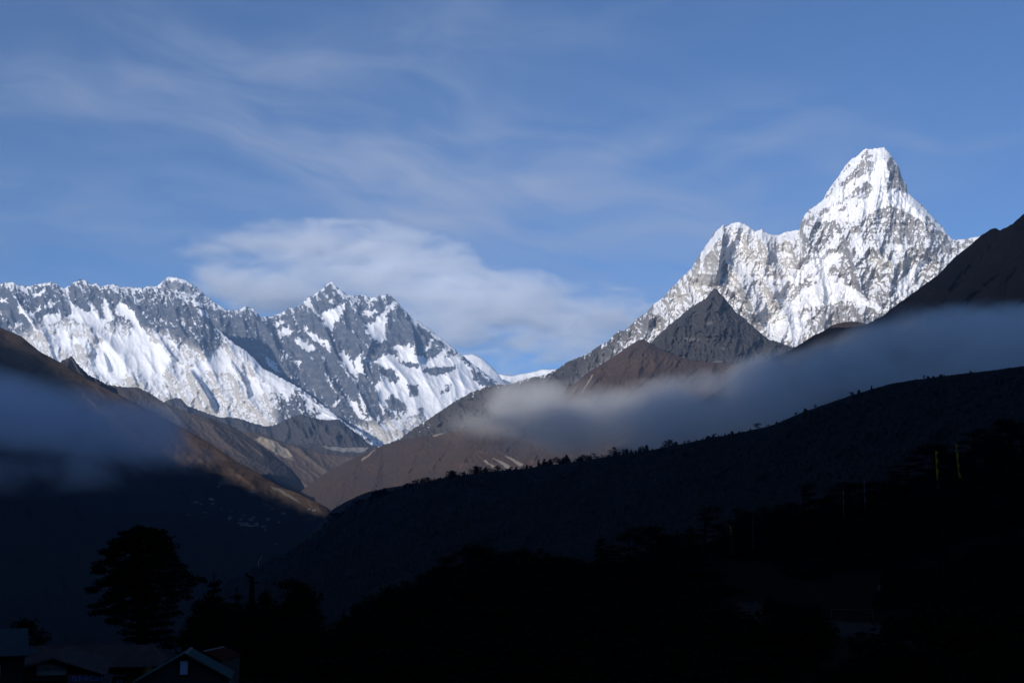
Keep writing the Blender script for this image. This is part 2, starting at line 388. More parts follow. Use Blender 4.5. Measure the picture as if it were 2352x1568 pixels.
def rock_paint(snow_p, pale_p, rock_p, dark0, pale0, cap, seed, soft=9.0, ledge=0.9, strata=0.0, warp=7.0, sk=-0.4, mix=0.5, rmix=0.6, rlev=0.5, slev=0.62, rbias=0.0):
    def f(X, Y, dc, nr, v):
        wx = X + warp * fbm(X / 22, Y / 22, 3, seed + 1) + warp * 0.6 * fbm(X / 7, Y / 7, 2, seed + 5)
        wy = Y + warp * fbm(X / 22, Y / 22, 3, seed + 2) + warp * 0.9 * fbm(X / 6, Y / 9, 2, seed + 6)
        pale = polys(wx, wy, pale_p, 12) * 0.5 + 0.5 if pale_p else np.full(X.shape, 0.25)
        st = 0.55 * fbm((X + sk * Y) / 10, Y / 26, 3, seed + 3) + 0.45 * fbm((X + sk * Y) / 4.2, Y / 9, 3, seed + 4) + 0.45 * fbm(X / 5.5, (Y - 0.3 * X) / 3.6, 3, seed + 7)
        lg = np.clip((nr[..., 2] - 0.64) * 1.3, -0.5, 0.5)
        s = dark0 + (pale0 - dark0) * pale + 0.75 * st + ledge * lg
        if snow_p: s = np.maximum(s, polys(wx, wy, snow_p, soft) * slev + mix * st + 0.15 * lg)
        if rock_p:
            m = polys(wx, wy, rock_p, soft)
            s = np.minimum(s, -m * rlev + rbias + rmix * st + 0.35 * lg + 4 * np.clip(-m - 0.35, 0, 1))
        s = s + cap * np.exp(-np.maximum(dc, 0) / 5.0) * np.clip(0.45 + 1.6 * st, 0, 1.5)
        return {'snow': s, 'pale': np.clip(pale + strata * np.sin(Y / 3.0 + 3 * fbm(X / 60, Y / 30, 2, seed)), 0, 1)}
    return f

sheet('snow_mountain', nup_crest, nup_base, 1.9, 230, M_far, nup_relief,
      rock_paint(nup_snow, nup_pale, None, -0.31, 0.03, 0.7, 40), gamma=0.9, back=0.3, jag=2.2, jagf=13, seed=3)

# --- dark pyramid seen over the wall
ev_crest = Z('A', [(1180, 330), (1300, 205), (1340, 203), (1390, 158), (1430, 128), (1460, 118), (1530, 132), (1600, 155), (1640, 178), (1690, 215), (1760, 278), (1850, 348), (1940, 402), (2050, 470), (2200, 560)])
ev_rock = [Z('A', p) for p in [[(1390, 175), (1450, 150), (1560, 160), (1640, 200), (1700, 250), (1600, 260), (1500, 235), (1400, 215)]]]
sheet('snow_mountain', withd(ev_crest, [(300, 23000), (600, 23000)]), [(310, 760, 22000), (600, 770, 22000)], 1.9, 60, M_far,
      lambda X, Y, v: 160 * fall_noise(X, Y, -0.3, 1 / 30, 0.5, 4, 71) + 50 * ridged(X / 11, Y / 9, 3, 74),
      rock_paint([Z('A', [(1400, 150), (1460, 118), (1530, 130), (1490, 148)]), Z('A', [(1490, 240), (1600, 270), (1680, 290), (1600, 285), (1500, 262)])], None, ev_rock, -0.12, 0, 0.6, 77), back=0.3, jag=1.5, jagf=11, seed=5)

# --- great south wall in the middle
lho_crest = Z('A', [(1300, 260), (1500, 300), (1700, 330), (1800, 372), (1900, 402), (1940, 400), (2010, 405), (2060, 390), (2100, 376), (2170, 395), (2200, 430), (2230, 468), (2290, 460)]) + Z('B', [(0, 352),
    (25, 370), (60, 410), (100, 435), (180, 420), (260, 385), (310, 350), (350, 355), (420, 312), (432, 285), (500, 255), (560, 210), (610, 160), (638, 143), (662, 172), (720, 222), (770, 262), (800, 250), (850, 262),
    (880, 248), (940, 274), (1010, 265), (1070, 243), (1110, 266), (1150, 300), (1190, 355), (1250, 410), (1270, 440), (1330, 465), (1420, 530), (1520, 600), (1600, 670), (1680, 735), (1760, 805), (1850, 872),
    (1930, 930), (1990, 962), (2100, 1050)])
lho_crest = withd(lho_crest, [(340, 20600), (600, 21000), (760, 21700), (900, 21500), (1000, 21000), (1190, 20000)])
lho_base = [(340, 1080, 17600), (900, 1085, 17300), (1190, 1085, 17300)]
lho_snow = [Z('B', p) for p in [
    [(1095, 650), (1190, 650), (1285, 636), (1300, 700), (1312, 745), (1360, 690), (1440, 595), (1420, 640), (1370, 710), (1400, 752), (1480, 722), (1520, 655), (1585, 665), (1560, 702), (1520, 742), (1590, 742), (1640, 718), (1690, 790), (1740, 850), (1750, 900), (1790, 960), (1870, 985), (1760, 1025), (1640, 1095), (1550, 1155), (1480, 1185), (1380, 1245), (1340, 1200), (1290, 1190), (1200, 1215), (1175, 1195), (1240, 1160), (1220, 1110), (1150, 1060), (1100, 1035), (1060, 1080), (1050, 1210), (1030, 1150), (1000, 1020), (990, 950), (1030, 920), (1030, 875), (1080, 910), (1130, 945), (1170, 905), (1130, 840), (1060, 835), (1010, 800), (968, 772), (1010, 738), (1080, 718), (1160, 750), (1150, 700)],
    [(545, 425), (620, 370), (750, 315), (745, 360), (700, 420), (690, 470), (650, 480), (640, 545), (605, 520), (590, 450)],
    [(890, 390), (1000, 368), (990, 400), (920, 430)], [(1000, 430), (1100, 330), (1145, 305), (1130, 340), (1055, 420), (1090, 440), (1060, 520), (1062, 600), (1000, 625), (960, 600), (920, 540), (895, 470), (970, 460)],
    [(165, 490), (250, 452), (275, 482), (230, 500), (195, 492)], [(225, 530), (300, 498), (345, 540), (320, 572), (235, 570)], [(400, 502), (455, 520), (560, 598), (622, 608), (635, 692), (570, 650), (500, 602), (440, 550)],
    [(345, 575), (420, 620), (525, 670), (500, 702), (400, 672), (355, 625)], [(703, 713), (760, 706), (800, 780), (835, 850), (842, 935), (790, 865), (740, 785)], [(818, 780), (882, 695), (882, 760), (897, 885), (840, 855)],
    [(340, 758), (402, 768), (402, 802), (358, 792)], [(768, 1015), (840, 1110), (905, 1200), (955, 1232), (920, 1244), (840, 1195), (780, 1105)], [(850, 1028), (890, 1078), (914, 1205), (880, 1175), (848, 1090)],
    [(640, 1130), (700, 1048), (712, 1070), (660, 1135)], [(690, 780), (720, 800), (840, 945), (830, 950)], [(595, 905), (660, 980), (725, 1075), (640, 985)], [(78, 713), (150, 758), (212, 800), (255, 862), (190, 832), (120, 772)],
    [(1268, 438), (1350, 478), (1500, 588), (1625, 690), (1590, 690), (1480, 605), (1330, 495)], [(905, 735), (930, 740), (970, 880), (960, 890)], [(1095, 1145), (1160, 1145), (1140, 1180), (1100, 1170)], [(1380, 1230), (1480, 1170), (1470, 1200), (1390, 1250)],
    [(425, 300), (460, 300), (540, 420), (500, 380), (430, 320)], [(640, 150), (700, 215), (780, 290), (850, 400), (830, 390), (760, 300), (690, 250)], [(610, 165), (640, 145), (600, 200), (510, 255), (490, 270)], [(820, 1260), (880, 1290), (890, 1320), (830, 1300)]]]
lho_rock = [Z('B', p) for p in [[(1350, 830), (1440, 820), (1520, 818), (1645, 808), (1600, 850), (1500, 882), (1420, 885), (1370, 872)], [(1480, 1020), (1570, 958), (1560, 1000), (1500, 1042)], [(1240, 960), (1312, 960), (1312, 1040), (1255, 1042)],
    [(1175, 765), (1335, 790), (1300, 832), (1220, 822)], [(1690, 790), (1760, 850), (1960, 952), (1850, 978), (1790, 930), (1740, 870)], [(1070, 1060), (1150, 1075), (1230, 1130), (1180, 1170), (1080, 1150)], [(1055, 560), (1080, 460), (1260, 430), (1300, 560), (1290, 640), (1110, 650)], [(1310, 1130), (1350, 1150), (1390, 1220), (1360, 1240)]]]
lho_ribs = [(Z('B', p), a, wl, wr) for p, a, wl, wr in [
    ([(640, 145), (770, 270), (850, 410), (960, 610), (900, 760), (960, 930)], 330, 40, 10), ([(430, 290), (520, 420), (620, 580), (690, 760), (830, 960), (960, 1260)], 260, 34, 7), ([(1110, 270), (1250, 420), (1300, 640), (1320, 780)], 260, 40, 7),
    ([(100, 440), (180, 580), (260, 860)], 150, 24, 7), ([(850, 620), (880, 760), (900, 900), (960, 960)], 150, 14, 4), ([(1270, 440), (1520, 610), (1740, 840)], 120, 24, 14), ([(520, 700), (620, 900), (780, 1110)], 120, 20, 6), ([(0, 560), (60, 680), (160, 760)], 100, 16, 6)]]
def lho_relief(X, Y, v):
    k = 1 - 0.6 * np.clip(polys(X, Y, lho_snow, 8) + 0.3, 0, 1)
    r = 240 * fall_noise(X, Y, -0.45, 1 / 90, 0.5, 3, 111) + 95 * k * fall_noise(X, Y, -0.35, 1 / 32, 0.45, 3, 123) + 42 * k * ridged(X / 14, Y / 17, 4, 131)
    for p, a, wl, wr in lho_ribs: r = r + rib(X, Y, p, a, wl, wr)
    return r
sheet('snow_mountain', lho_crest, lho_base, 1.9, 230, M_far, lho_relief,
      rock_paint(lho_snow, [Z('B', [(820, 1290), (1200, 1210), (1700, 1150), (1700, 1800), (700, 1800)])], lho_rock, -0.36, -0.12, 0.65, 140, strata=0.06, mix=0.62), gamma=0.95, back=0.3, jag=2.0, jagf=11, seed=8)

# --- white domes right of the wall
sheet('snow_mountain', withd(Z('B', [(1560, 720), (1640, 735), (1680, 722), (1750, 716), (1810, 745), (1870, 790), (1930, 850), (1965, 900), (2040, 1000), (2100, 1080)]), [(1000, 22300), (1200, 22300)]),
      [(1030, 940, 21300), (1200, 960, 21300)], 2.2, 50, M_far, lambda X, Y, v: 60 * ridged(X / 40, Y / 60, 3, 151), rock_paint(None, None, None, 0.65, 0.65, 0, 152, ledge=0.3), back=0.3, jag=0.6)
sheet('snow_mountain', withd(Z('B', [(1850, 900), (1930, 868), (1960, 872), (2000, 880), (2060, 886), (2130, 870), (2180, 862), (2250, 850), (2290, 834), (2352, 836), (2450, 830), (2600, 860)]), [(1000, 23400), (1400, 23400)]),
      [(1100, 960, 22600), (1350, 960, 22600)], 2.2, 40, M_far, lambda X, Y, v: 60 * ridged(X / 30, Y / 40, 3, 161), rock_paint(None, None, None, 0.6, 0.6, 0, 162, ledge=0.3), back=0.3, jag=0.8)

# --- the white peak on the right
ama_crest = Z('B', [(960, 1460), (1040, 1430), (1150, 1390), (1280, 1300), (1440, 1200), (1600, 1090), (1720, 1022), (1850, 972), (1990, 950), (2035, 958), (2100, 930), (2180, 905), (2260, 890), (2352, 865)]) + Z('D', [
    (690, 500), (730, 470), (800, 440), (870, 410), (950, 355), (990, 340), (1030, 295), (1060, 265), (1090, 275), (1130, 240), (1180, 190), (1230, 160), (1270, 110), (1340, 60), (1390, 0), (1460, -70)]) + Z('C', [
    (-60, 1000), (0, 900), (60, 810), (110, 740), (165, 694), (185, 712), (220, 687), (265, 672), (310, 690), (350, 716), (385, 740), (430, 724), (455, 745), (500, 766), (550, 768), (590, 746), (650, 736), (697, 728),
    (700, 680), (715, 642), (760, 590), (810, 560), (860, 520), (877, 480), (920, 420), (970, 350), (1020, 270), (1060, 235), (1100, 215), (1150, 164), (1200, 167), (1240, 160), (1285, 157), (1310, 185), (1350, 240),
    (1390, 300), (1400, 350), (1440, 420), (1446, 472), (1500, 520), (1560, 570), (1620, 640), (1680, 700), (1750, 790), (1790, 802), (1830, 795), (1890, 788), (1950, 774), (2050, 800), (2300, 900)])
ama_crest = sorted(ama_crest)
ama_crest = withd(ama_crest, [(855, 9300), (1275, 9500), (1660, 9700), (1990, 10000), (2100, 10000), (2370, 9700)])
ama_base = [(855, 1075, 8700), (1275, 1000, 8650), (1500, 960, 8500), (1800, 900, 8400), (2370, 840, 8500)]
ama_rock = [Z('C', p) for p in [
    [(1150, 178), (1200, 176), (1203, 220), (1190, 270), (1170, 335), (1110, 362), (1050, 372), (1000, 425), (955, 442), (1040, 350), (1090, 310), (1120, 250)], [(1010, 282), (1042, 276), (1022, 312), (998, 325)], [(1278, 203), (1312, 198), (1325, 242), (1285, 238)],
    [(1310, 258), (1340, 226), (1392, 300), (1402, 350), (1440, 425), (1445, 470), (1400, 462), (1370, 442), (1320, 440), (1295, 455), (1308, 400), (1315, 330)], [(1000, 525), (1060, 472), (1130, 418), (1160, 396), (1205, 440), (1150, 514), (1140, 470), (1060, 505), (1020, 535), (975, 548)],
    [(955, 595), (1022, 558), (1000, 600)], [(820, 600), (905, 568), (880, 612), (830, 632), (760, 612), (790, 596)], [(695, 660), (790, 628), (822, 640), (740, 692), (703, 718)], [(868, 482), (920, 440), (962, 378), (942, 442), (900, 482), (868, 512)],
    [(1180, 622), (1322, 568), (1312, 612), (1200, 642)], [(1340, 680), (1450, 640), (1560, 690), (1700, 758), (1752, 800), (1640, 832), (1590, 790), (1500, 822), (1380, 832), (1300, 762), (1288, 720)], [(1150, 880), (1270, 868), (1312, 902), (1280, 922), (1170, 902)],
    [(1480, 848), (1562, 828), (1582, 872), (1490, 942)], [(980, 800), (1062, 788), (1042, 852), (978, 842)], [(860, 690), (942, 668), (952, 712), (860, 722), (800, 732)], [(880, 880), (982, 858), (992, 882), (900, 902)], [(800, 1290), (900, 1238), (1050, 1250), (1200, 1290), (1292, 1322), (1200, 1382), (1000, 1402), (900, 1402), (840, 1332)],
    [(750, 1360), (900, 1340), (912, 1402), (820, 1432), (748, 1402)], [(1140, 1120), (1182, 1098), (1222, 1120), (1202, 1162), (1148, 1160)], [(1220, 1150), (1252, 1128), (1302, 1200), (1282, 1262), (1218, 1232)], [(1300, 600), (1420, 590), (1450, 640), (1340, 660)], [(1560, 640), (1590, 640), (1640, 720), (1600, 700)], [(1650, 820), (1760, 800), (1940, 790), (1800, 880), (1700, 900)]]]
ama_snow = [Z('C', p) for p in [
    [(1150, 164), (1285, 157), (1350, 240), (1440, 420), (1500, 520), (1620, 640), (1720, 750), (1640, 740), (1540, 660), (1440, 610), (1330, 560), (1200, 620), (1080, 670), (960, 680), (840, 670), (700, 700), (715, 642), (860, 520), (970, 350), (1060, 235)],
    [(900, 1040), (960, 1058), (1010, 1118), (1080, 1138), (1150, 1198), (1250, 1258), (1310, 1300), (1200, 1275), (1100, 1245), (1000, 1225), (900, 1255), (760, 1268), (620, 1328), (450, 1378), (560, 1300), (650, 1218), (700, 1158), (800, 1108)],
    [(780, 1100), (690, 1050), (700, 990), (780, 900), (880, 860), (940, 770), (1010, 750), (960, 840), (1000, 900), (900, 1010), (860, 1080)], [(1370, 1110), (1480, 1000), (1580, 920), (1640, 900), (1500, 1050), (1450, 1130), (1370, 1210)], [(1060, 760), (1150, 800), (1130, 920), (1090, 900)],
    [(240, 808), (282, 800), (302, 850), (248, 862)], [(100, 745), (165, 694), (150, 780), (60, 900), (0, 1010), (0, 905)], [(220, 687), (265, 672), (330, 705), (260, 720), (200, 720)], [(600, 1060), (700, 1010), (720, 1100), (640, 1110)], [(600, 1340), (900, 1280), (760, 1340), (720, 1440), (690, 1530), (560, 1490), (430, 1420)],
    [(1310, 830), (1480, 830), (1420, 880), (1330, 860)], [(380, 1000), (470, 1060), (600, 1090), (560, 1110), (430, 1070)], [(480, 860), (640, 900), (660, 930), (520, 900)]]]
ama_pale = [Z('C', [(170, 720), (700, 740), (720, 1000), (600, 1300), (440, 1380), (240, 1150), (130, 1100), (150, 900)]), Z('C', [(1160, 930), (1300, 925), (1420, 915), (1460, 960), (1370, 1015), (1200, 1005)]), Z('C', [(-400, 1300), (0, 900), (140, 750), (130, 1000), (0, 1260)]), Z('C', [(480, 1300), (720, 1250), (720, 1530), (430, 1420)])]
ama_ribs = [(Z('C', p), a, wl, wr) for p, a, wl, wr in [
    ([(165, 695), (150, 850), (125, 1000), (95, 1130)], 330, 50, 7), ([(880, 490), (830, 640), (780, 720), (720, 900), (690, 1020)], 160, 24, 12), ([(1285, 160), (1320, 330), (1300, 460), (1340, 640)], 130, 22, 22), ([(1150, 165), (1190, 280), (1150, 420), (1060, 560)], 110, 20, 20),
    ([(1445, 470), (1540, 640), (1600, 800), (1500, 1000)], 180, 40, 30), ([(1150, 520), (1120, 700), (1140, 900), (1180, 1080)], 150, 26, 18), ([(870, 700), (800, 830), (780, 960)], 110, 18, 8), ([(820, 640), (800, 680), (785, 715)], 80, 10, 3), ([(400, 740), (480, 900), (560, 1060), (590, 1200)], 130, 22, 14),
    ([(280, 1090), (340, 1200), (420, 1390)], 190, 20, 10), ([(460, 1090), (520, 1180), (560, 1280)], 130, 16, 8), ([(1230, 1140), (1250, 1200), (1280, 1270)], 120, 10, 8), ([(620, 760), (660, 900), (690, 1000)], 100, 18, 8), ([(1320, 1000), (1330, 1080), (1340, 1200)], 100, 12, 6)]]
def ama_relief(X, Y, v):
    hi = sstep(600, 480, Y) * sstep(1700, 1850, X)
    r = 250 * fall_noise(X, Y, -0.1, 1 / 100, 0.5, 4, 211) * (1 - 0.5 * hi) + 105 * fall_noise(X, Y, 0.15, 1 / 36, 0.45, 4, 223) * (1 - 0.35 * hi)
    r = r + 34 * ridged(X / 14, Y / 15, 4, 231) + 16 * fall_noise(X, Y, 0.12, 1 / 9, 0.16, 2, 241) * (0.5 + hi)
    for p, a, wl, wr in ama_ribs: r = r + rib(X, Y, p, a * 0.8, wl, wr)
    return r * sstep(900, 1500, X) + (1 - sstep(900, 1500, X)) * (110 * ridged(X / 50, Y / 40, 4, 251) + 50 * ridged((X - 0.6 * Y) / 16, Y / 30, 4, 253))
def ama_paint(X, Y, dc, nr, v):
    a = rock_paint(ama_snow, ama_pale, ama_rock, 0.13, 0.11, 0.3, 260, soft=6, warp=4.5, ledge=0.8, sk=0.1, rmix=0.9, rlev=0.10, mix=0.20, slev=0.85, rbias=0.03)(X, Y, dc, nr, v)
    low = sstep(1520, 1380, X + 0.8 * (Y - 760))       # the bare lower end of the long left ridge
    a['snow'] = a['snow'] - low * 0.7; a['pale'] = a['pale'] * (1 - low); a['earth'] = low * 0.95
    return a
sheet('snow_mountain', ama_crest, ama_base, 1.6, 330, M_ama, ama_relief, ama_paint, gamma=1.0, jag=1.6, jagf=10, seed=9)

# ------------------------------------------------------------------ bare hills and valley sides
M_brown = slope_mat('brown_hillside', (0.090, 0.062, 0.051), (0.066, 0.055, 0.055), (0.26, 0.225, 0.19), 9, bump=0.45)
M_valley = slope_mat('scrub_and_shade_valley_side', (0.115, 0.078, 0.055), (0.020, 0.019, 0.018), (0.20, 0.17, 0.13), 7, bump=0.6)  # second tone: scrub with the lower slope's shade put into its colour
M_grey = slope_mat('grey_hillside', (0.080, 0.062, 0.058), (0.066, 0.062, 0.065), (0.26, 0.24, 0.22), 11)
M_darkrock = slope_mat('dark_rocky_hill', (0.058, 0.057, 0.064), (0.076, 0.069, 0.068), (0.14, 0.13, 0.13), 9, bump=0.6)
M_tan = slope_mat('tan_hillside', (0.13, 0.092, 0.07), (0.085, 0.066, 0.056), (0.40, 0.33, 0.24), 10)
M_dim = slope_mat('heath_hillside', (0.060, 0.043, 0.037), (0.040, 0.036, 0.038), (0.10, 0.095, 0.09), 5)
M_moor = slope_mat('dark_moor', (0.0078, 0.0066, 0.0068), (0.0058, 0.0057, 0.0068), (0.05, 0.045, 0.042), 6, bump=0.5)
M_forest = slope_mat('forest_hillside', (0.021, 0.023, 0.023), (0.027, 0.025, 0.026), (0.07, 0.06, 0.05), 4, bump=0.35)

def hill_paint(scree=None, tone0=0.45, seed=1, soft=4.0, streak=None, warp=5.0):
    def f(X, Y, dc, nr, v):
        wx = X + warp * fbm(X / 16, Y / 16, 3, seed); wy = Y + warp * fbm(X / 16, Y / 16, 3, seed + 1)
        s = polys(wx, wy, scree, soft) if scree else np.full(X.shape, -1.0)
        if streak is not None: s = np.maximum(s, streak(X, Y))
        return {'tone': tone0 + 0.6 * fbm(X / 60, Y / 40, 3, seed + 2), 'scree': s}
    return f
def hill_relief(a, f, sk, seed, fine=0.12, st=0.5):
    return lambda X, Y, v: a * fall_noise(X, Y, sk, f, st, 4, seed) + a * fine * ridged(X * f * 5, Y * f * 5, 3, seed + 9)

# dark hill and pale moraine at the head of the valley
sheet('moraine', [(640, 1030, 12400), (690, 1021, 12400), (720, 1019, 12400), (760, 1024, 12400), (800, 1027, 12400), (850, 1024, 12400), (880, 1024, 12400), (930, 1040, 12400)], [(640, 1075, 11600), (930, 1080, 11600)], 2.4, 40, M_grey,
      hill_relief(70, 1 / 30, 0.3, 301), hill_paint([[(725, 1020), (800, 1026), (850, 1026), (842, 1040), (790, 1040), (750, 1032)], [(690, 1022), (720, 1021), (715, 1026)]], 0.6, 303))
s6 = [(340, 920), (370, 925), (390, 917), (403, 913), (416, 916), (430, 932), (457, 941), (484, 952), (506, 958.5), (526, 957), (547, 960), (581, 970.7), (612, 979), (627, 976.5), (659, 962), (674, 954.5), (697, 951.5), (718, 959), (750, 965), (779, 962), (785, 968), (806, 984), (823, 998), (838, 1010), (850, 1020), (880, 1040)]
sheet('dark_hill', withd(s6, [(340, 13500), (880, 13000)]), [(340, 1065, 12300), (880, 1075, 12450)], 2.2, 70, M_darkrock, hill_relief(170, 1 / 45, -0.3, 311), hill_paint(None, 0.3, 313), jag=1.6, jagf=10)
# tan slope with the pale scar
s5 = [(500, 990), (554, 991), (581, 991), (608, 998), (632, 1008), (660, 1018), (687, 1023), (735, 1039), (804, 1048), (850, 1046), (900, 1050)]
sheet('hillside', withd(s5, [(500, 10800), (900, 11200)]), [(500, 1180, 9800), (900, 1190, 10000)], 2.2, 90, M_tan, hill_relief(120, 1 / 70, -0.9, 321),
      hill_paint([Z('E', [(1700, 425), (1760, 413), (1850, 440), (1925, 490), (1972, 545), (1950, 568), (1880, 550), (1820, 510), (1755, 470)]), Z('E', [(1880, 560), (1990, 560), (1960, 580)])], 0.25, 323), jag=0.6)
# grey left valley side
s3 = [(120, 855), (150, 868), (230, 880), (294, 890), (318, 889), (342, 902), (376, 923), (410, 939), (461, 953), (482, 960), (530, 977), (556, 993), (580, 1010), (608, 1029), (640, 1052), (670, 1078), (690, 1100), (706, 1132), (720, 1160)]
sheet('hillside', withd(s3, [(120, 8600), (720, 8400)]), [(120, 1200, 7500), (720, 1215, 7300)], 2.0, 150, M_grey, hill_relief(70, 1 / 70, -1.0, 331, 0.18),
      hill_paint([Z('E', [(1560, 455), (1600, 460), (1590, 472)]), Z('H', [(770, 200), (790, 220), (870, 315), (850, 315)])], 0.55, 333, 2.0), jag=1.2, jagf=12)
# rocky notch in the left skyline
s8 = Z('A', [(420, 900), (505, 852), (540, 832), (580, 812), (612, 800), (630, 820), (650, 850), (700, 902), (760, 960), (830, 1000), (900, 1035), (1000, 1080)])
sheet('dark_hill', withd(s8, [(100, 6600), (300, 6600)]), [(100, 960, 5900), (300, 960, 5900)], 1.9, 60, M_darkrock, hill_relief(90, 1 / 26, -0.5, 341), hill_paint(None, 0.4, 343), jag=2.0, jagf=9)
# dark pyramid standing before the white peak, and the brown shoulder left of it
s10 = Z('D', [(1080, 420), (1200, 380), (1260, 342), (1320, 285), (1390, 220), (1460, 165), (1520, 120), (1600, 68), (1622, 40), (1640, 20), (1660, -2), (1690, 30), (1740, 88), (1800, 160), (1870, 212), (1920, 262), (2000, 322), (2060, 345), (2160, 372), (2300, 440)])
sheet('dark_hill', withd(s10, [(1400, 8300), (1640, 8500), (1880, 8300)]), [(1400, 960, 7300), (1900, 960, 7300)], 1.8, 150, M_darkrock, hill_relief(170, 1 / 55, 0.1, 351, 0.28),
      hill_paint([Z('D', p) for p in [[(1590, 225), (1640, 205), (1660, 225), (1610, 245)], [(1450, 305), (1540, 310), (1590, 335), (1520, 345), (1470, 330)], [(1480, 360), (1540, 350), (1530, 362)], [(1430, 440), (1490, 420), (1470, 450)], [(1620, 470), (1690, 450), (1740, 460), (1660, 500)], [(1670, 385), (1730, 370), (1725, 395)]]], 0.35, 353, 3.0), jag=2.4, jagf=16)
s11 = Z('D', [(480, 820), (600, 740), (740, 640), (830, 560), (900, 510), (1000, 450), (1100, 380), (1180, 332), (1212, 322), (1260, 350), (1330, 390), (1430, 430), (1550, 462), (1700, 472), (1900, 490), (2100, 520)])
sheet('hillside', withd(s11, [(1200, 7300), (1480, 7600), (1800, 7300)]), [(1200, 1060, 6100), (1800, 1010, 6100)], 2.0, 130, M_brown, hill_relief(100, 1 / 55, 0.7, 361, 0.22),
      hill_paint([Z('D', p) for p in [[(890, 540), (905, 545), (830, 665), (815, 670)], [(800, 605), (806, 608), (740, 690), (730, 690)], [(1555, 540), (1565, 540), (1590, 580), (1580, 580)], [(1180, 425), (1200, 410), (1170, 440)]]], 0.2, 363, 1.6, warp=2.0), jag=0.8)
# brown spur closing the valley from the right, with its pale scarp
s2 = [(600, 1200), (660, 1152), (690, 1128), (740, 1090), (800, 1058), (860, 1030), (880, 1022), (930, 1009), (1000, 997), (1070, 984), (1140, 970), (1250, 950), (1400, 935), (1600, 915), (1800, 905)]
sheet('hillside', withd(s2, [(600, 7400), (880, 7600), (1070, 6900), (1800, 6300)]), [(600, 1240, 6000), (1100, 1180, 5500), (1800, 1100, 5000)], 2.0, 160, M_brown, hill_relief(75, 1 / 70, 0.8, 371, 0.22),
      hill_paint([Z('B', p) for p in [[(860, 1550), (900, 1515), (985, 1455), (995, 1460), (930, 1520), (880, 1560)], [(1420, 1350), (1500, 1325), (1600, 1305), (1710, 1292), (1690, 1305), (1560, 1330), (1440, 1362)]]]
                 + [Z('D', p) for p in [[(190, 1075), (230, 1080), (330, 1150), (280, 1140)], [(250, 1060), (290, 1070), (420, 1135), (360, 1140)], [(320, 1040), (380, 1060), (470, 1110), (440, 1125)], [(540, 1110), (620, 1070), (600, 1100)]]], 0.45, 373, 2.2, warp=3), jag=0.8)
# brown ridge end seen beyond the dark right-hand hill
sheet('hillside', withd(Z('C', [(800, 1480), (910, 1400), (950, 1384), (1000, 1374), (1050, 1369), (1080, 1369), (1120, 1375), (1165, 1386), (1300, 1420), (1500, 1480)]), [(1800, 5200), (2200, 5200)]), [(1860, 860, 4600), (2110, 860, 4600)], 2.2, 50, M_dim, hill_relief(60, 1 / 40, 0.4, 381), hill_paint(None, 0.1, 383), jag=0.6)
# dark hill on the right edge
s12 = [(1400, 1040), (1500, 985), (1600, 928), (1640, 902), (1690, 868), (1720, 850), (1760, 829), (1790, 816), (1822, 800), (1870, 770), (1908, 752), (1940, 752), (1970, 751), (1990, 744), (2029, 725), (2043, 712), (2102, 669), (2155, 630), (2194, 590), (2231, 561), (2250, 543), (2280, 524), (2288, 524), (2297, 529), (2326, 514), (2352, 491), (2420, 440), (2520, 370), (2650, 300)]
sheet('dark_hill', withd(s12, [(1400, 4500), (1600, 4300), (2352, 3500), (2650, 3300)]), [(1400, 1090, 3300), (2352, 960, 2700), (2650, 930, 2600)], 2.2, 150, M_moor, hill_relief(110, 1 / 90, 0.6, 391, 0.14), hill_paint(None, 0.45, 393), jag=1.2, jagf=16)

# left valley side: brown above, the village on its lower terraces
s4 = [(-260, 600), (-150, 668), (0, 752), (48, 772), (91, 807), (137, 831), (165, 848), (215, 876), (300, 920), (403, 974), (437, 993), (478, 1015), (513, 1039), (547, 1063), (581, 1080), (615, 1100), (649, 1119), (684, 1131), (718, 1148), (752, 1166), (768, 1186), (800, 1225), (860, 1290), (950, 1380)]
s4c = withd(s4, [(-260, 5400), (137, 5200), (403, 4900), (768, 3900), (950, 3700)]); s4b = [(-260, 1540, 1500), (400, 1540, 1500), (950, 1500, 1700)]
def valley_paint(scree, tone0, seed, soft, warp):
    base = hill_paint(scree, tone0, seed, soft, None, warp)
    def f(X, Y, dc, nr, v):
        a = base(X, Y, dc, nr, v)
        edge = np.interp(X, [0, 340, 407, 488, 547, 595, 667, 748, 860], [960, 1020, 1052, 1062, 1100, 1122, 1146, 1178, 1260])  # runs along the edge of the cast shadow
        a['tone'] = a['tone'] * (1 - 0.6 * sstep(0, 60, Y - edge)) + 1.5 * sstep(-4, 54, Y - edge + 30 * fbm(X / 40, Y / 40, 3, seed + 5))     # scrub below the grass, darkened further to paint in the shade there
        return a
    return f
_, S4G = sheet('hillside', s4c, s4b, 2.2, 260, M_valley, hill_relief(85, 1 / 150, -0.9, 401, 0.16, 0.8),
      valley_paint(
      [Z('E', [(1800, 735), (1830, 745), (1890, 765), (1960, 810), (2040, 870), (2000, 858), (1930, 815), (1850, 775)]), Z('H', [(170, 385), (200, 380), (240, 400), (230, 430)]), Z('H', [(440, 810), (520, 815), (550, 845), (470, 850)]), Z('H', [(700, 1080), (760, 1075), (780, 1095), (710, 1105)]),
                  Z('H', [(840, 1160), (930, 1150), (1090, 1180), (1190, 1210), (1060, 1195), (880, 1180)]), Z('H', [(2010, 1005), (2070, 1030), (2050, 1050)]), Z('E', [(1760, 1205), (1768, 1208), (1742, 1260), (1740, 1300), (1716, 1338), (1708, 1334), (1730, 1295), (1732, 1255)]), Z('E', [(1780, 1145), (1850, 1130), (1900, 1118), (1860, 1137)])], 0.12, 403, 1.6, warp=2.5), jag=0.8)
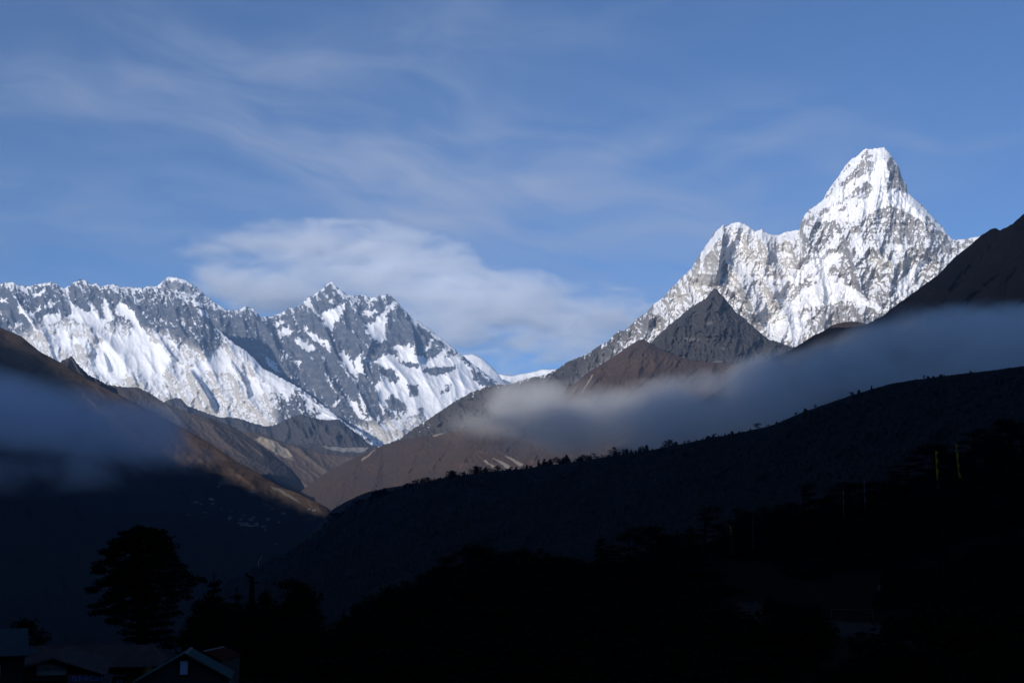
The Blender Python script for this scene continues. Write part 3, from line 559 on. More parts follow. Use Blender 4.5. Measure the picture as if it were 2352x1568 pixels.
# shaded hill across the river and the forested ridge in front of it
s7 = [(560, 1330), (620, 1290), (700, 1236), (740, 1196), (750, 1184), (767, 1167), (794, 1152), (820, 1139), (842, 1130), (877, 1122), (950, 1110), (1050, 1105)]
sheet('dark_hill', withd(s7, [(560, 2900), (1050, 2700)]), [(560, 1420, 2200), (1050, 1330, 2200)], 2.4, 60, M_dim, hill_relief(50, 1 / 60, 0.8, 411), hill_paint(None, 0.6, 413), jag=0.8)
s9 = [(440, 1400), (500, 1350), (560, 1318), (590, 1303), (618, 1287), (660, 1266), (700, 1243), (737, 1213), (763, 1196), (772, 1187), (794, 1176), (820, 1159), (838, 1150), (882, 1139), (921, 1124), (969, 1108), (1013, 1098), (1048, 1093), (1118, 1083), (1187, 1078), (1253, 1069), (1319, 1060), (1400, 1047), (1473, 1038), (1546, 1023), (1619, 1008), (1693, 994), (1766, 979), (1803, 964), (1839, 948), (1890, 930), (1940, 913), (1990, 897), (2050, 880), (2100, 872), (2200, 859), (2280, 850), (2352, 840), (2500, 822), (2650, 815)]
S9C = withd(s9, [(440, 2050), (560, 2000), (740, 1900), (1400, 1600), (2000, 1300), (2650, 1150)])
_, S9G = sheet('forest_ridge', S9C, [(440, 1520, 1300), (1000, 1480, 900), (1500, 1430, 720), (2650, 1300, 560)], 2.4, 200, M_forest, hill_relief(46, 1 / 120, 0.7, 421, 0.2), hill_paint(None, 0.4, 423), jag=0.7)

# ------------------------------------------------------------------ unseen ridge added behind the camera to keep the low sun off the foreground
def blocker_ridge():
    prof = [(-9000, 2500), (-7000, 2800), (-5200, 2740), (-4900, 2600), (-4600, 2420), (-4300, 2190), (-3900, 1950), (-3640, 1832), (-3535, 1808), (-3410, 1765), (-3320, 1712), (-3217, 1658), (-3124, 1628), (-2976, 1559), (-2847, 1495), (-2735, 1446), (-2640, 1436), (-2500, 1375), (-2250, 1330), (-1900, 1290), (-1524, 1235), (-1408, 1245), (-1239, 1240), (-1077, 1275), (-896, 1318), (-714, 1365), (-532, 1390), (-330, 1480), (-100, 1900), (600, 2400), (2500, 2300), (4500, 1700), (7000, 900)]  # outline shaped to the wanted shadow edges and sunlit cloud tops
    yb = -3800.0
    xs = np.arange(-13000, 9000, 40.0)
    c = np.array(prof, float)
    h = np.interp(xs + (-yb) * tan(SUN_LEFT), c[:, 0], c[:, 1]) + (-yb) / cos(SUN_LEFT) * tan(SUN_EL)
    h = h + 22 * fbm(xs / 260, xs * 0, 4, 77)
    rows = []
    for f in np.linspace(0, 1, 27):
        k = 1 - abs(f * 2 - 1)
        off = (f - 0.5) * 2
        z = -420 + (h + 420) * (1 - abs(off)) ** 0.9
        z = z + 160 * fbm(xs / 600, xs * 0 + f * 9, 4, 78) * k * abs(off) * 2
        rows.append(np.stack([xs, yb + off * 3300 * np.ones_like(xs), z], -1))
    P = np.array(rows)
    structure(mesh_obj('blocker_hills', P.reshape(-1, 3), gridF(*P.shape[:2]), M_forest, smooth=True, attrs={'tone': np.full(P.shape[0] * P.shape[1], 0.4), 'scree': np.full(P.shape[0] * P.shape[1], -1.0)}))
blocker_ridge()

# ------------------------------------------------------------------ near ground: meadow, knoll, and the valley floor out to the horizon
KN = np.array([(-1500, -380), (0, -60), (400, -40), (560, -26), (740, -15), (830, -10), (900, -2), (1100, 6), (1350, 9), (1560, 13.5), (1700, 17.5), (1900, 26), (2060, 33), (2130, 37.5), (2250, 42), (2352, 46), (2700, 60), (4500, 110)], float)
def ground_z(x, y):
    x = np.asarray(x, float); y = np.asarray(y, float)
    pxx = 1176 + 2930 * x / np.maximum(y, 1.0) * 0.985
    zc = np.interp(pxx, KN[:, 0], KN[:, 1])
    y0 = np.interp(pxx, [300, 800, 1600, 1800], [185, 170, 180, 292])
    s = sstep(0, 1, (y - y0) / (395 - y0))
    z = zc * s
    z = z - 7.0 * sstep(560, 760, pxx) * sstep(1760, 1560, pxx) * sstep(70, 130, y) * sstep(370, 280, y)      # a hollow under the wood
    z = z - sstep(400, 1000, y) * (zc + 405)
    z = np.where(y < 5, z * 0, z)
    side = np.maximum(sstep(180, 700, -x), sstep(450, 1100, np.abs(x))) * np.where(y < 60, 1, 1)
    z = z * (1 - side) - 405 * side
    back = sstep(60, 700, -y)
    z = z * (1 - back) - 405 * back
    z = z + 14.4 * np.exp(-(x * x + y * y) / 760.0)
    near = np.exp(-(x * x + y * y) / 250000.0)
    return z + near * (0.5 * fbm(x / 23, y / 23, 3, 501) + 0.15 * fbm(x / 5, y / 5, 2, 502)) * (1 - np.exp(-(x * x + y * y) / 500.0))
def ground():
    t = np.linspace(-1, 1, 360)
    gx = np.sinh(t * 6.2) / np.sinh(6.2) * 24500
    ty = np.linspace(-1, 1, 420)
    gy = np.sinh(ty * 5.6) / np.sinh(5.6) * 17000 + 7500 * (np.abs(ty)) ** 9 * np.sign(ty) + 160
    gy = np.clip(gy, -9500, 24600)
    gy = np.unique(gy)
    X, Y = np.meshgrid(gx, gy)
    Zz = ground_z(X, Y)
    P = np.stack([X, Y, Zz], -1)
    n = P.shape[0] * P.shape[1]
    structure(mesh_obj('ground', P.reshape(-1, 3), gridF(*P.shape[:2]), slope_mat('meadow_earth', (0.010, 0.010, 0.008), (0.006, 0.007, 0.0055), (0.034, 0.028, 0.024), 1.6), smooth=True,
              attrs={'tone': 0.35 + 0.5 * fbm(X / 60, Y / 60, 3, 511), 'scree': 1.2 - 1.6 * np.hypot((X - 66) / 42, (Y - 268) / 62) + 0.5 * fbm(X / 14, Y / 14, 3, 512)}))   # the open meadow
ground()
# ------------------------------------------------------------------ air and clouds
def volume_mat(name, color, density, aniso=0.0):
    m = bpy.data.materials.new(name); m.use_nodes = True; nt = m.node_tree; nt.nodes.clear()
    out = N(nt, 'ShaderNodeOutputMaterial'); pv = N(nt, 'ShaderNodeVolumePrincipled')
    pv.inputs['Color'].default_value = (*color, 1); pv.inputs['Anisotropy'].default_value = aniso
    pv.inputs['Density'].default_value = density
    nt.links.new(pv.outputs[0], out.inputs['Volume'])
    return m, nt, pv

HAZE_DENSITY = 2.0e-5
hz, _, _ = volume_mat('clear_air', (0.40, 0.64, 1.0), HAZE_DENSITY)
bx0, bx1, by0, by1, bz0, bz1 = -25500, 25500, -9800, 24950, -422, 5080
hv = [(x, y, z) for x in (bx0, bx1) for y in (by0, by1) for z in (bz0, bz1)]
hf = [(0, 1, 3, 2), (4, 6, 7, 5), (0, 4, 5, 1), (2, 3, 7, 6), (0, 2, 6, 4), (1, 5, 7, 3)]
haze = mesh_obj('haze', hv, hf, hz); haze['kind'] = 'stuff'; haze['label'] = 'thin bluish air over the whole valley'; haze['category'] = 'haze'

def cloud(name, label, lobes, color, density, nscale, namp, lo=0.05, hi=0.75, vox=0.35, vstretch=(1, 1, 1.6), detail=4, seed=0.0, aniso=0.2):
    """lobes: (px, py, distance, rx, ry in photograph pixels, depth radius in metres, weight)"""
    m, nt, pv = volume_mat(name, color, density, aniso)
    geo = N(nt, 'ShaderNodeNewGeometry'); pos = geo.outputs['Position']
    tot = None; V = []; F = []; nb = 0
    ico = []
    for px, py, d, rx, ry, rd, wgt in lobes:
        c = W(px, py, d); s = d / FPX
        r = np.array([rx * s, rd, ry * s])
        sub = vmath(nt, 'SUBTRACT', pos, tuple(c)).outputs[0]
        div = vmath(nt, 'DIVIDE', sub, tuple(r))
        ln = vmath(nt, 'DOT_PRODUCT', div.outputs[0], div.outputs[0]).outputs['Value']
        f = math_n(nt, 'MULTIPLY', math_n(nt, 'MAXIMUM', math_n(nt, 'SUBTRACT', 1.0, ln), 0.0), wgt)
        tot = f if tot is None else math_n(nt, 'ADD', tot, f)
        th = np.linspace(0, pi, 17)[1:-1]; ph = np.arange(28) * 2 * pi / 28
        T, Pp = np.meshgrid(th, ph, indexing='ij')
        S = np.concatenate([[[0, 0, 1]], np.stack([np.sin(T) * np.cos(Pp), np.sin(T) * np.sin(Pp), np.cos(T)], -1).reshape(-1, 3), [[0, 0, -1]]])
        V.append(c + S * r * 1.0)
        n = 28
        F += [(nb, nb + 1 + j, nb + 1 + (j + 1) % n) for j in range(n)]
        for i in range(14):
            F += [(nb + 1 + i * n + j, nb + 1 + (i + 1) * n + j, nb + 1 + (i + 1) * n + (j + 1) % n, nb + 1 + i * n + (j + 1) % n) for j in range(n)]
        last = nb + len(S) - 1
        F += [(last, nb + 1 + 14 * n + (j + 1) % n, nb + 1 + 14 * n + j) for j in range(n)]
        nb += len(S)
    mp = N(nt, 'ShaderNodeMapping'); nt.links.new(pos, mp.inputs[0]); mp.inputs['Scale'].default_value = vstretch; mp.inputs['Location'].default_value = (seed, seed * 2, 0)
    nz = noise_n(nt, mp.outputs[0], 1 / nscale, detail, 0.58, 0.8)
    nb_ = noise_n(nt, mp.outputs[0], 0.3 / nscale, 2, 0.5, 0.3)
    nz = math_n(nt, 'ADD', math_n(nt, 'MULTIPLY', nz, 0.65), math_n(nt, 'MULTIPLY', nb_, 0.35))
    v = math_n(nt, 'ADD', tot, math_n(nt, 'MULTIPLY', math_n(nt, 'SUBTRACT', nz, 0.5), namp))
    edge = ramp_n(nt, tot, 0.0, 0.18)
    dn = math_n(nt, 'MULTIPLY', math_n(nt, 'MULTIPLY', ramp_n(nt, v, lo, hi), edge), density)
    nt.links.new(dn, pv.inputs['Density'])
    o = mesh_obj(name, np.concatenate(V), F, m)
    size = min(l[2] / FPX * l[4] for l in lobes)
    md = o.modifiers.new('remesh', 'REMESH'); md.mode = 'VOXEL'; md.voxel_size = size * vox
    dg = bpy.context.evaluated_depsgraph_get(); me = bpy.data.meshes.new_from_object(o.evaluated_get(dg))
    o.modifiers.clear(); old = o.data; o.data = me; bpy.data.meshes.remove(old)
    me.materials.clear(); me.materials.append(m)
    tag(o, label, 'cloud')
    return o

cloud('cloud', 'dark blue low cloud resting on the left valley slope', [
    (-60, 940, 2900, 240, 108, 420, 1.0), (110, 955, 2900, 190, 102, 420, 1.0), (250, 980, 2900, 140, 92, 400, 0.95), (345, 1000, 3000, 90, 85, 300, 0.7), (410, 1015, 3150, 75, 78, 280, 0.5),
    (60, 1055, 2850, 300, 100, 320, 0.5), (290, 1060, 2900, 210, 95, 300, 0.5), (350, 950, 2950, 90, 55, 300, 0.4), (430, 1070, 3000, 110, 50, 220, 0.25)],
    (0.86, 0.90, 0.98), 0.0068, 220.0, 4.4, lo=0.12, hi=1.9, detail=6, seed=3.0, vox=0.4)
cloud('cloud', 'long grey blue cloud bank lying between the forested ridge and the white peak', [
    (1215, 990, 2750, 160, 85, 300, 0.9), (1330, 960, 2750, 150, 90, 300, 0.9), (1540, 985, 2650, 160, 90, 320, 1.0), (1430, 990, 2700, 220, 100, 360, 1.0), (1640, 955, 2600, 230, 112, 380, 1.0), (1850, 905, 2500, 220, 112, 380, 1.0),
    (2060, 860, 2450, 220, 115, 380, 1.0), (2280, 830, 2400, 220, 112, 380, 1.0), (2500, 810, 2400, 220, 115, 380, 1.0), (2010, 785, 2480, 85, 62, 260, 0.9), (2145, 760, 2440, 75, 52, 240, 0.9), (2300, 755, 2420, 110, 56, 260, 0.8), (1880, 825, 2520, 70, 50, 240, 0.7), (1740, 860, 2560, 80, 60, 240, 0.7), (1205, 915, 2750, 105, 52, 300, 1.3), (1130, 950, 2800, 120, 66, 260, 0.8), (1060, 985, 2850, 90, 50, 220, 0.4),
    (1470, 915, 2700, 90, 40, 260, 0.5), (1570, 885, 2650, 90, 44, 240, 0.5), (1690, 860, 2600, 110, 56, 260, 0.55), (1800, 830, 2550, 80, 50, 240, 0.45), (1960, 790, 2500, 100, 60, 240, 0.6), (2140, 752, 2450, 120, 52, 260, 0.7), (2330, 738, 2400, 110, 48, 240, 0.6), (2060, 745, 2450, 60, 40, 200, 0.5), (2235, 725, 2420, 70, 36, 200, 0.45)],
    (0.997, 0.992, 0.982), 0.015, 210.0, 6.0, lo=0.1, hi=2.6, detail=6, seed=11.0, vox=0.4, aniso=0.0)
cloud('cloud', 'wide lens shaped white cloud capping the wall of snow mountains', [
    (740, 545, 27600, 330, 44, 1200, 0.55), (470, 590, 27600, 120, 30, 900, 0.9), (560, 560, 27600, 150, 26, 900, 0.6), (880, 585, 27600, 260, 66, 1300, 0.8), (1035, 612, 27600, 100, 62, 1000, 1.0), (930, 610, 27600, 90, 50, 900, 0.9), (500, 645, 27600, 90, 46, 900, 1.1), (610, 670, 27600, 130, 62, 1000, 1.0),
    (720, 640, 27600, 280, 100, 1300, 0.7), (1150, 680, 27600, 190, 75, 1200, 0.8), (1330, 715, 27600, 250, 76, 1200, 0.7), (980, 700, 27600, 240, 110, 1200, 0.7), (1200, 785, 27600, 380, 120, 1200, 0.5), (860, 640, 27600, 80, 40, 800, 0.7), (1080, 730, 27600, 260, 110, 1100, 0.55), (1380, 760, 27600, 240, 80, 1100, 0.35)],
    (0.94, 0.96, 1.0), 0.0027, 600.0, 4.6, lo=0.05, hi=2.0, vstretch=(0.6, 0.6, 1.5), seed=23.0, aniso=-0.05, vox=0.4, detail=6)
# ------------------------------------------------------------------ plain materials for built things
def paint_mat(name, col, rough=0.8, unit=0.4, amount=0.5, wave=None, metal=0.0):
    m, nt, bs, pos = new_mat(name)
    bs.inputs['Specular IOR Level'].default_value = 0.5 if rough < 0.2 else 0.0
    bs.inputs['Roughness'].default_value = rough; bs.inputs['Metallic'].default_value = metal
    tco = N(nt, 'ShaderNodeTexCoord').outputs['Object']
    n1 = noise_n(nt, tco, 1 / unit, 5, 0.6)
    n2 = noise_n(nt, stretch(nt, tco, (1, 1, 0.25)), 0.35 / unit, 3, 0.6)
    var = math_n(nt, 'MULTIPLY_ADD', math_n(nt, 'ADD', n1, n2), amount, 1.0 - amount)
    base = N(nt, 'ShaderNodeRGB'); base.outputs[0].default_value = (*col, 1)
    mul = N(nt, 'ShaderNodeVectorMath', operation='SCALE'); nt.links.new(base.outputs[0], mul.inputs[0]); nt.links.new(var, mul.inputs['Scale'])
    nt.links.new(mul.outputs[0], bs.inputs['Base Color'])
    bp = N(nt, 'ShaderNodeBump', ins={'Strength': 0.3, 'Distance': 0.01}); nt.links.new(n1, bp.inputs['Height'])
    if wave:                                     # corrugated sheet
        w = N(nt, 'ShaderNodeTexWave', bands_direction=wave, ins={'Scale': 1.6, 'Distortion': 0.0}); nt.links.new(tco, w.inputs['Vector'])
        bp2 = N(nt, 'ShaderNodeBump', ins={'Strength': 0.9, 'Distance': 0.03}); nt.links.new(w.outputs['Fac'], bp2.inputs['Height'])
        nt.links.new(bp.outputs[0], bp2.inputs['Normal']); bp = bp2
    nt.links.new(bp.outputs[0], bs.inputs['Normal'])
    return m

def leaf_mat(name, a, b):
    m, nt, bs, pos = new_mat(name)
    oi = N(nt, 'ShaderNodeObjectInfo').outputs['Random']
    n1 = noise_n(nt, pos, 0.9, 3, 0.6); n2 = noise_n(nt, pos, 5.0, 2, 0.6)
    t = math_n(nt, 'ADD', math_n(nt, 'MULTIPLY', n1, 0.8), math_n(nt, 'MULTIPLY', math_n(nt, 'SUBTRACT', oi, 0.5), 0.5), clamp=True)
    col = mix_n(nt, t, a, b)
    mul = N(nt, 'ShaderNodeVectorMath', operation='SCALE'); nt.links.new(col, mul.inputs[0]); nt.links.new(math_n(nt, 'MULTIPLY_ADD', n2, 1.2, 0.4), mul.inputs['Scale'])
    nt.links.new(mul.outputs[0], bs.inputs['Base Color'])
    return m
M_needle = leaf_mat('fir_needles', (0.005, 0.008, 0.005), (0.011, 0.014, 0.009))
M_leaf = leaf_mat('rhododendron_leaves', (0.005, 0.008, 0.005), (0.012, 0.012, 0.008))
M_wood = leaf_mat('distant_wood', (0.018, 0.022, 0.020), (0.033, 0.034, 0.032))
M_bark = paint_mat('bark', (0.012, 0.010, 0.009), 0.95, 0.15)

def hit(px, py, d0=60.0, d1=430.0):
    """where the sight line through (px, py) meets the near ground"""
    d = np.arange(d0, d1, 0.5); P = W(px, py, d); g = ground_z(P[:, 0], P[:, 1]); k = np.nonzero(P[:, 2] <= g)[0]
    i = int(k[0]) if len(k) else int(np.argmin(P[:, 2] - g))
    return np.array([P[i, 0], P[i, 1], g[i]])

# ------------------------------------------------------------------ trees
def tube(pts, rad, sides=6):
    pts = np.array(pts, float); V = []; F = []
    for i, p in enumerate(pts):
        t = pts[min(i + 1, len(pts) - 1)] - pts[max(i - 1, 0)]; t /= np.linalg.norm(t) + 1e-9
        a = np.cross(t, (0.31, 0.9, 0.2)); a /= np.linalg.norm(a) + 1e-9; b = np.cross(t, a)
        for k in range(sides):
            an = 2 * pi * k / sides
            V.append(p + rad[i] * (cos(an) * a + sin(an) * b))
    for i in range(len(pts) - 1):
        for k in range(sides):
            F.append((i * sides + k, i * sides + (k + 1) % sides, (i + 1) * sides + (k + 1) % sides, (i + 1) * sides + k))
    return V, F

def join(parts):
    V = []; F = []
    for v, f in parts:
        o = len(V); V += list(v); F += [tuple(i + o for i in q) for q in f]
    return V, F

def leaves(pads, dens, size, rng, up=0.55):
    """many small leaf blades spread through flattened pads (cx, cy, cz, rx, ry, rz)"""
    C = []; 
    for cx_, cy_, cz_, rx, ry, rz in pads:
        n = max(10, int(dens * (rx * ry + rx * rz + ry * rz)))
        d = rng.normal(size=(n, 3)); d /= np.linalg.norm(d, axis=1, keepdims=True)
        r = rng.random((n, 1)) ** 0.42 * (0.8 + 0.4 * rng.random((n, 1)))
        C.append(np.array([cx_, cy_, cz_]) + d * r * np.array([rx, ry, rz]))
    C = np.concatenate(C); n = len(C)
    nrm = rng.normal(size=(n, 3)); nrm[:, 2] = np.abs(nrm[:, 2]) + up; nrm /= np.linalg.norm(nrm, axis=1, keepdims=True)
    t = np.cross(nrm, rng.normal(size=(n, 3))); t /= np.linalg.norm(t, axis=1, keepdims=True) + 1e-9
    b = np.cross(nrm, t)
    s = size * (0.6 + 0.9 * rng.random((n, 1)))
    V = np.stack([C + t * s, C + b * s * 0.45, C - t * s * 0.8, C - b * s * 0.45], 1).reshape(-1, 3)
    return V, np.arange(n * 4).reshape(n, 4)

def conifer_plan(seed):
    rng = np.random.default_rng(seed); pads = []; limbs = []
    limbs.append(tube([(0, 0, -0.05), (0.005, 0, 0.3), (-0.004, 0.004, 0.65), (0, 0, 0.99)], [0.026, 0.02, 0.012, 0.002]))
    z = 0.14
    while z < 0.97:
        L = 0.27 * (1 - z) ** 0.75 * (0.8 + 0.4 * rng.random()) + 0.015
        nb = 6 if z < 0.8 else 4
        a0 = rng.random() * 6.28
        for k in range(nb):
            a = a0 + k * 2 * pi / nb + rng.normal() * 0.25; l = L * (0.6 + 0.55 * rng.random())
            dz = -0.05 * l / 0.2 + 0.02 * rng.normal()
            e = np.array([cos(a) * l, sin(a) * l, z + dz])
            limbs.append(tube([(0, 0, z), (e * (0.5, 0.5, 1) + np.array([0, 0, 0.5 * (z - e[2])])), e], [0.006 * (1.1 - z), 0.004 * (1.1 - z), 0.001], 4))
            for f in (0.45, 0.78, 1.0):
                pads.append((cos(a) * l * f, sin(a) * l * f, z + dz * f, 0.035 + 0.05 * l / 0.2 * (1.1 - f * 0.5), 0.035 + 0.05 * l / 0.2 * (1.1 - f * 0.5), 0.016 + 0.012 * rng.random()))
        z += 0.055 + 0.02 * rng.random()
    pads.append((0, 0, 0.985, 0.015, 0.015, 0.03))
    return pads, limbs

def pine_plan(seed):
    rng = np.random.default_rng(seed); pads = []; limbs = []
    lean = rng.normal() * 0.04
    top = np.array([lean, 0, 0.93])
    limbs.append(tube([(0, 0, -0.05), (lean * 0.3, 0.01, 0.4), (lean * 0.8, -0.01, 0.75), top], [0.032, 0.024, 0.014, 0.005]))
    for i in range(13):
        z = 0.38 + 0.55 * (i / 12.0) + rng.normal() * 0.015; a = rng.random() * 6.28 if i > 3 else (0.2 + pi * (i % 2) + rng.normal() * 0.4)
        l = (0.30 - 0.16 * ((z - 0.4) / 0.6)) * (0.6 + 0.6 * rng.random())
        c = np.array([lean * z + cos(a) * l, sin(a) * l, z + 0.03 + 0.03 * rng.random()])
        limbs.append(tube([(lean * z, 0, z - 0.06), (c + (lean * z, 0, z - 0.06)) * 0.5 - (0, 0, 0.015), c], [0.011, 0.008, 0.003], 5))
        w = 0.10 + 0.05 * rng.random()
        pads.append((*c, w, w, 0.028 + 0.015 * rng.random())); pads.append((c[0] * 0.6, c[1] * 0.6, c[2] + 0.005, w * 0.8, w * 0.8, 0.028))
    pads.append((lean, 0, 0.95, 0.11, 0.11, 0.045))
    return pads, limbs

def broad_plan(seed, flat=1.0):
    rng = np.random.default_rng(seed); pads = []; limbs = []
    limbs.append(tube([(0, 0, -0.05), (0.02, 0, 0.2), (0, 0.01, 0.45), (0.02, 0, 0.7)], [0.035, 0.028, 0.02, 0.008]))
    for i in range(30):
        a = rng.random() * 6.28; h = rng.random() ** 0.8; r = 0.30 * math.sqrt(max(0.03, 1 - (h * 1.05 - 0.1) ** 2)) * (0.55 + 0.5 * rng.random())
        c = np.array([cos(a) * r, sin(a) * r, 0.16 + 0.76 * h])
        if i % 2 == 0: limbs.append(tube([(0.01, 0, max(0.1, c[2] - 0.22)), c * (0.55, 0.55, 0.9), c], [0.012, 0.008, 0.003], 5))
        w = 0.085 + 0.06 * rng.random(); pads.append((*c, w, w, w * 0.62))
    return pads, limbs

def shrub_plan(seed):
    rng = np.random.default_rng(seed); pads = []; limbs = []
    for i in range(26):
        a = rng.random() * 6.28; r = 0.62 * math.sqrt(rng.random()); z = 0.75 * math.sqrt(max(0, 1 - (r / 0.7) ** 2)) * (0.5 + 0.5 * rng.random()) + 0.08
        c = np.array([cos(a) * r, sin(a) * r, z])
        limbs.append(tube([(c[0] * 0.2, c[1] * 0.2, -0.05), c * (0.7, 0.7, 0.6), c], [0.02, 0.013, 0.004], 4))
        w = 0.16 + 0.08 * rng.random(); pads.append((*c, w, w, w * 0.6))
    for i in range(22):                        # foliage right down to the ground
        a = rng.random() * 6.28; r = 0.75 * math.sqrt(rng.random()); w = 0.18 + 0.08 * rng.random()
        pads.append((cos(a) * r, sin(a) * r, 0.06 + 0.3 * rng.random(), w, w, w * 0.7))
    return pads, limbs

def make_proto(plan, dens, size, lm, seed):
    pads, limbs = plan
    rng = np.random.default_rng(seed)
    tv, tf = join(limbs)
    tm = bpy.data.meshes.new('trunk'); tm.from_pydata([tuple(map(float, v)) for v in tv], [], tf); tm.materials.append(M_bark)
    lv, lf = leaves(pads, dens, size, rng)
    o = mesh_obj('crown', lv, lf, lm); cm = o.data; bpy.data.objects.remove(o)
    top = float(lv[:, 2].max()); wid = float(np.percentile(np.abs(lv[:, 0]), 98))
    return tm, cm, top, wid

PROTO = {
    'fir': [make_proto(conifer_plan(s), 2600, 0.018, M_needle, s) for s in (11, 12, 13)],
    'pine': [make_proto(pine_plan(s), 3600, 0.018, M_needle, s) for s in (21, 22, 23)],
    'broad': [make_proto(broad_plan(s), 3600, 0.021, M_leaf, s) for s in (31, 32, 33)],
    'shrub': [make_proto(shrub_plan(s), 1500, 0.036, M_leaf, s) for s in (41, 42, 43)]}
KIND = {'fir': ('fir_tree', 'tree'), 'pine': ('pine_tree', 'tree'), 'broad': ('broadleaf_tree', 'tree'), 'shrub': ('shrub', 'shrub')}
_rng = random.Random(5)

def plant(kind, px, py, d, wpx, label, group=None, base=None, var=None):
    """a tree whose tip is at (px, py), d metres off, wpx wide in the picture; it stands on the ground below"""
    tm, cm, top, wid = PROTO[kind][_rng.randrange(3) if var is None else var]
    p = W(px, py, d); gz = float(ground_z(p[0], p[1])) if base is None else base
    h = max(float(p[2]) - gz, 1.2); sc = h / top
    sw = (wpx * d / FPX * 0.5) / wid
    nm, cat = KIND[kind]
    t = thing(nm, label, cat, (float(p[0]), float(p[1]), gz), _rng.random() * 6.28, group)
    for n_, me in (('trunk', tm), ('crown', cm)):
        o = bpy.data.objects.new(n_, me); COL.objects.link(o); o.parent = t
    t.scale = (sw, sw, sc)
    return t

# --- the great old fir left of the middle, its boughs traced one by one
def great_fir():
    d = 128.0
    pads_px = Z('T', [(930, 220), (1030, 235), (1130, 265), (1230, 275), (1300, 290), (850, 285), (760, 290), (715, 300), (960, 300), (1060, 310), (1290, 365), (1330, 370), (700, 380), (620, 410), (580, 425), (760, 400), (850, 390), (940, 380), (1020, 350), (1120, 430), (1220, 430), (1290, 450),
        (1360, 490), (640, 470), (560, 520), (500, 550), (720, 460), (800, 480), (900, 470), (420, 595), (470, 580), (600, 560), (680, 540), (770, 540), (880, 590), (1080, 490), (1180, 500), (1260, 530), (1330, 550), (1380, 590), (560, 640), (400, 700), (370, 745), (440, 720), (420, 790), (350, 850), (300, 855), (440, 840),
        (1000, 580), (960, 660), (1200, 600), (1280, 640), (1400, 640), (1330, 690), (1440, 690), (700, 800), (780, 830), (660, 850), (900, 760), (980, 780), (1100, 780), (1200, 740), (1260, 800), (1380, 770), (1460, 770), (1520, 800), (600, 900), (520, 930), (450, 960), (700, 920), (820, 930), (900, 880), (980, 900), (1120, 880), (1220, 900), (1330, 880), (1450, 860), (1540, 860),
        (1600, 900), (400, 1010), (340, 1060), (280, 1110), (240, 1115), (480, 1020), (560, 1000), (660, 1010), (780, 1020), (900, 1000), (1000, 1020), (1100, 1000), (1250, 990), (1360, 980), (1480, 960), (1600, 970), (1700, 960), (1760, 990), (330, 1130), (640, 1110), (560, 1140), (760, 1110), (880, 1120), (1000, 1120), (1080, 1080), (1290, 1080), (1400, 1070), (1530, 1060), (1640, 1050), (1720, 1030),
        (620, 1190), (520, 1210), (700, 1200), (820, 1210), (960, 1220), (1100, 1190), (1220, 1190), (1340, 1180), (1460, 1170), (1580, 1140), (480, 1280), (420, 1310), (360, 1350), (560, 1260), (700, 1290), (800, 1310), (900, 1320), (1020, 1300), (1150, 1300), (1260, 1270), (1370, 1300), (1440, 1260), (1580, 1230), (420, 1420), (340, 1465), (500, 1430), (560, 1470), (640, 1400), (780, 1400), (880, 1430),
        (1000, 1420), (1120, 1400), (1240, 1380), (1340, 1400), (1420, 1370), (760, 1520), (880, 1530), (1000, 1540), (1120, 1520), (1240, 1500), (1360, 1500), (1430, 1480), (560, 1560), (640, 1580), (800, 1640), (950, 1650), (1100, 1640), (1250, 1620), (1380, 1600), (720, 1740), (860, 1760), (1000, 1750), (1140, 1750), (1280, 1730), (1400, 1710), (780, 1850), (920, 1860), (1060, 1860), (1200, 1850), (1340, 1840), (850, 1960), (1000, 1970), (1150, 1960), (1300, 1950)])
    rng = np.random.default_rng(99)
    base = W(*Z('T', [(960, 1700)])[0], d); gz = float(ground_z(base[0], d)); org = np.array([base[0], d, gz])
    axis = [W(*q, d) - org for q in Z('T', [(975, 1900), (970, 1560), (900, 1200), (850, 850), (850, 600), (960, 330), (1000, 230)])]
    axis = [np.array([0, 0, -0.4])] + axis
    limbs = [tube(axis, [0.62, 0.56, 0.5, 0.42, 0.34, 0.27, 0.13, 0.05], 9)]
    limbs.append(tube([W(*q, d) - org for q in Z('T', [(900, 1200), (1080, 900), (1150, 620), (1180, 440), (1160, 300)])], [0.3, 0.25, 0.2, 0.13, 0.04], 8))
    ax = np.array(axis); pads = []
    for q in pads_px:
        dy = rng.normal() * 0.9
        c = W(q[0], q[1], d) - org; c[1] += dy
        rr = 0.58 + 0.36 * rng.random()
        pads.append((*c, rr, rr * 1.1, 0.24 + 0.14 * rng.random()))
        zt = min(c[2] + 0.9 + 0.5 * rng.random(), ax[-1, 2]); tx = np.interp(zt, ax[:, 2], ax[:, 0])
        if abs(c[0] - tx) > 0.9:
            s = np.array([tx, 0, zt if c[2] > 3 else c[2] + 0.3])
            limbs.append(tube([s, (s + c) * 0.5 + (0, 0, 0.12), c], [0.085, 0.055, 0.02], 5))
            if q[0] > 850 or q[1] > 900: m_ = s * 0.45 + c * 0.55; pads.append((m_[0], m_[1], m_[2] + 0.05, 0.5, 0.6, 0.2))
    t = thing('fir_tree', 'great old fir with a ragged flat top and drooping boughs behind the lodge roofs', 'tree', tuple(org))
    v, f = join(limbs); mesh_obj('trunk', v, f, M_bark, t, smooth=True)
    lv, lf = leaves(pads, 95, 0.17, rng, 0.8)
    mesh_obj('crown', lv, lf, M_needle, t)
great_fir()

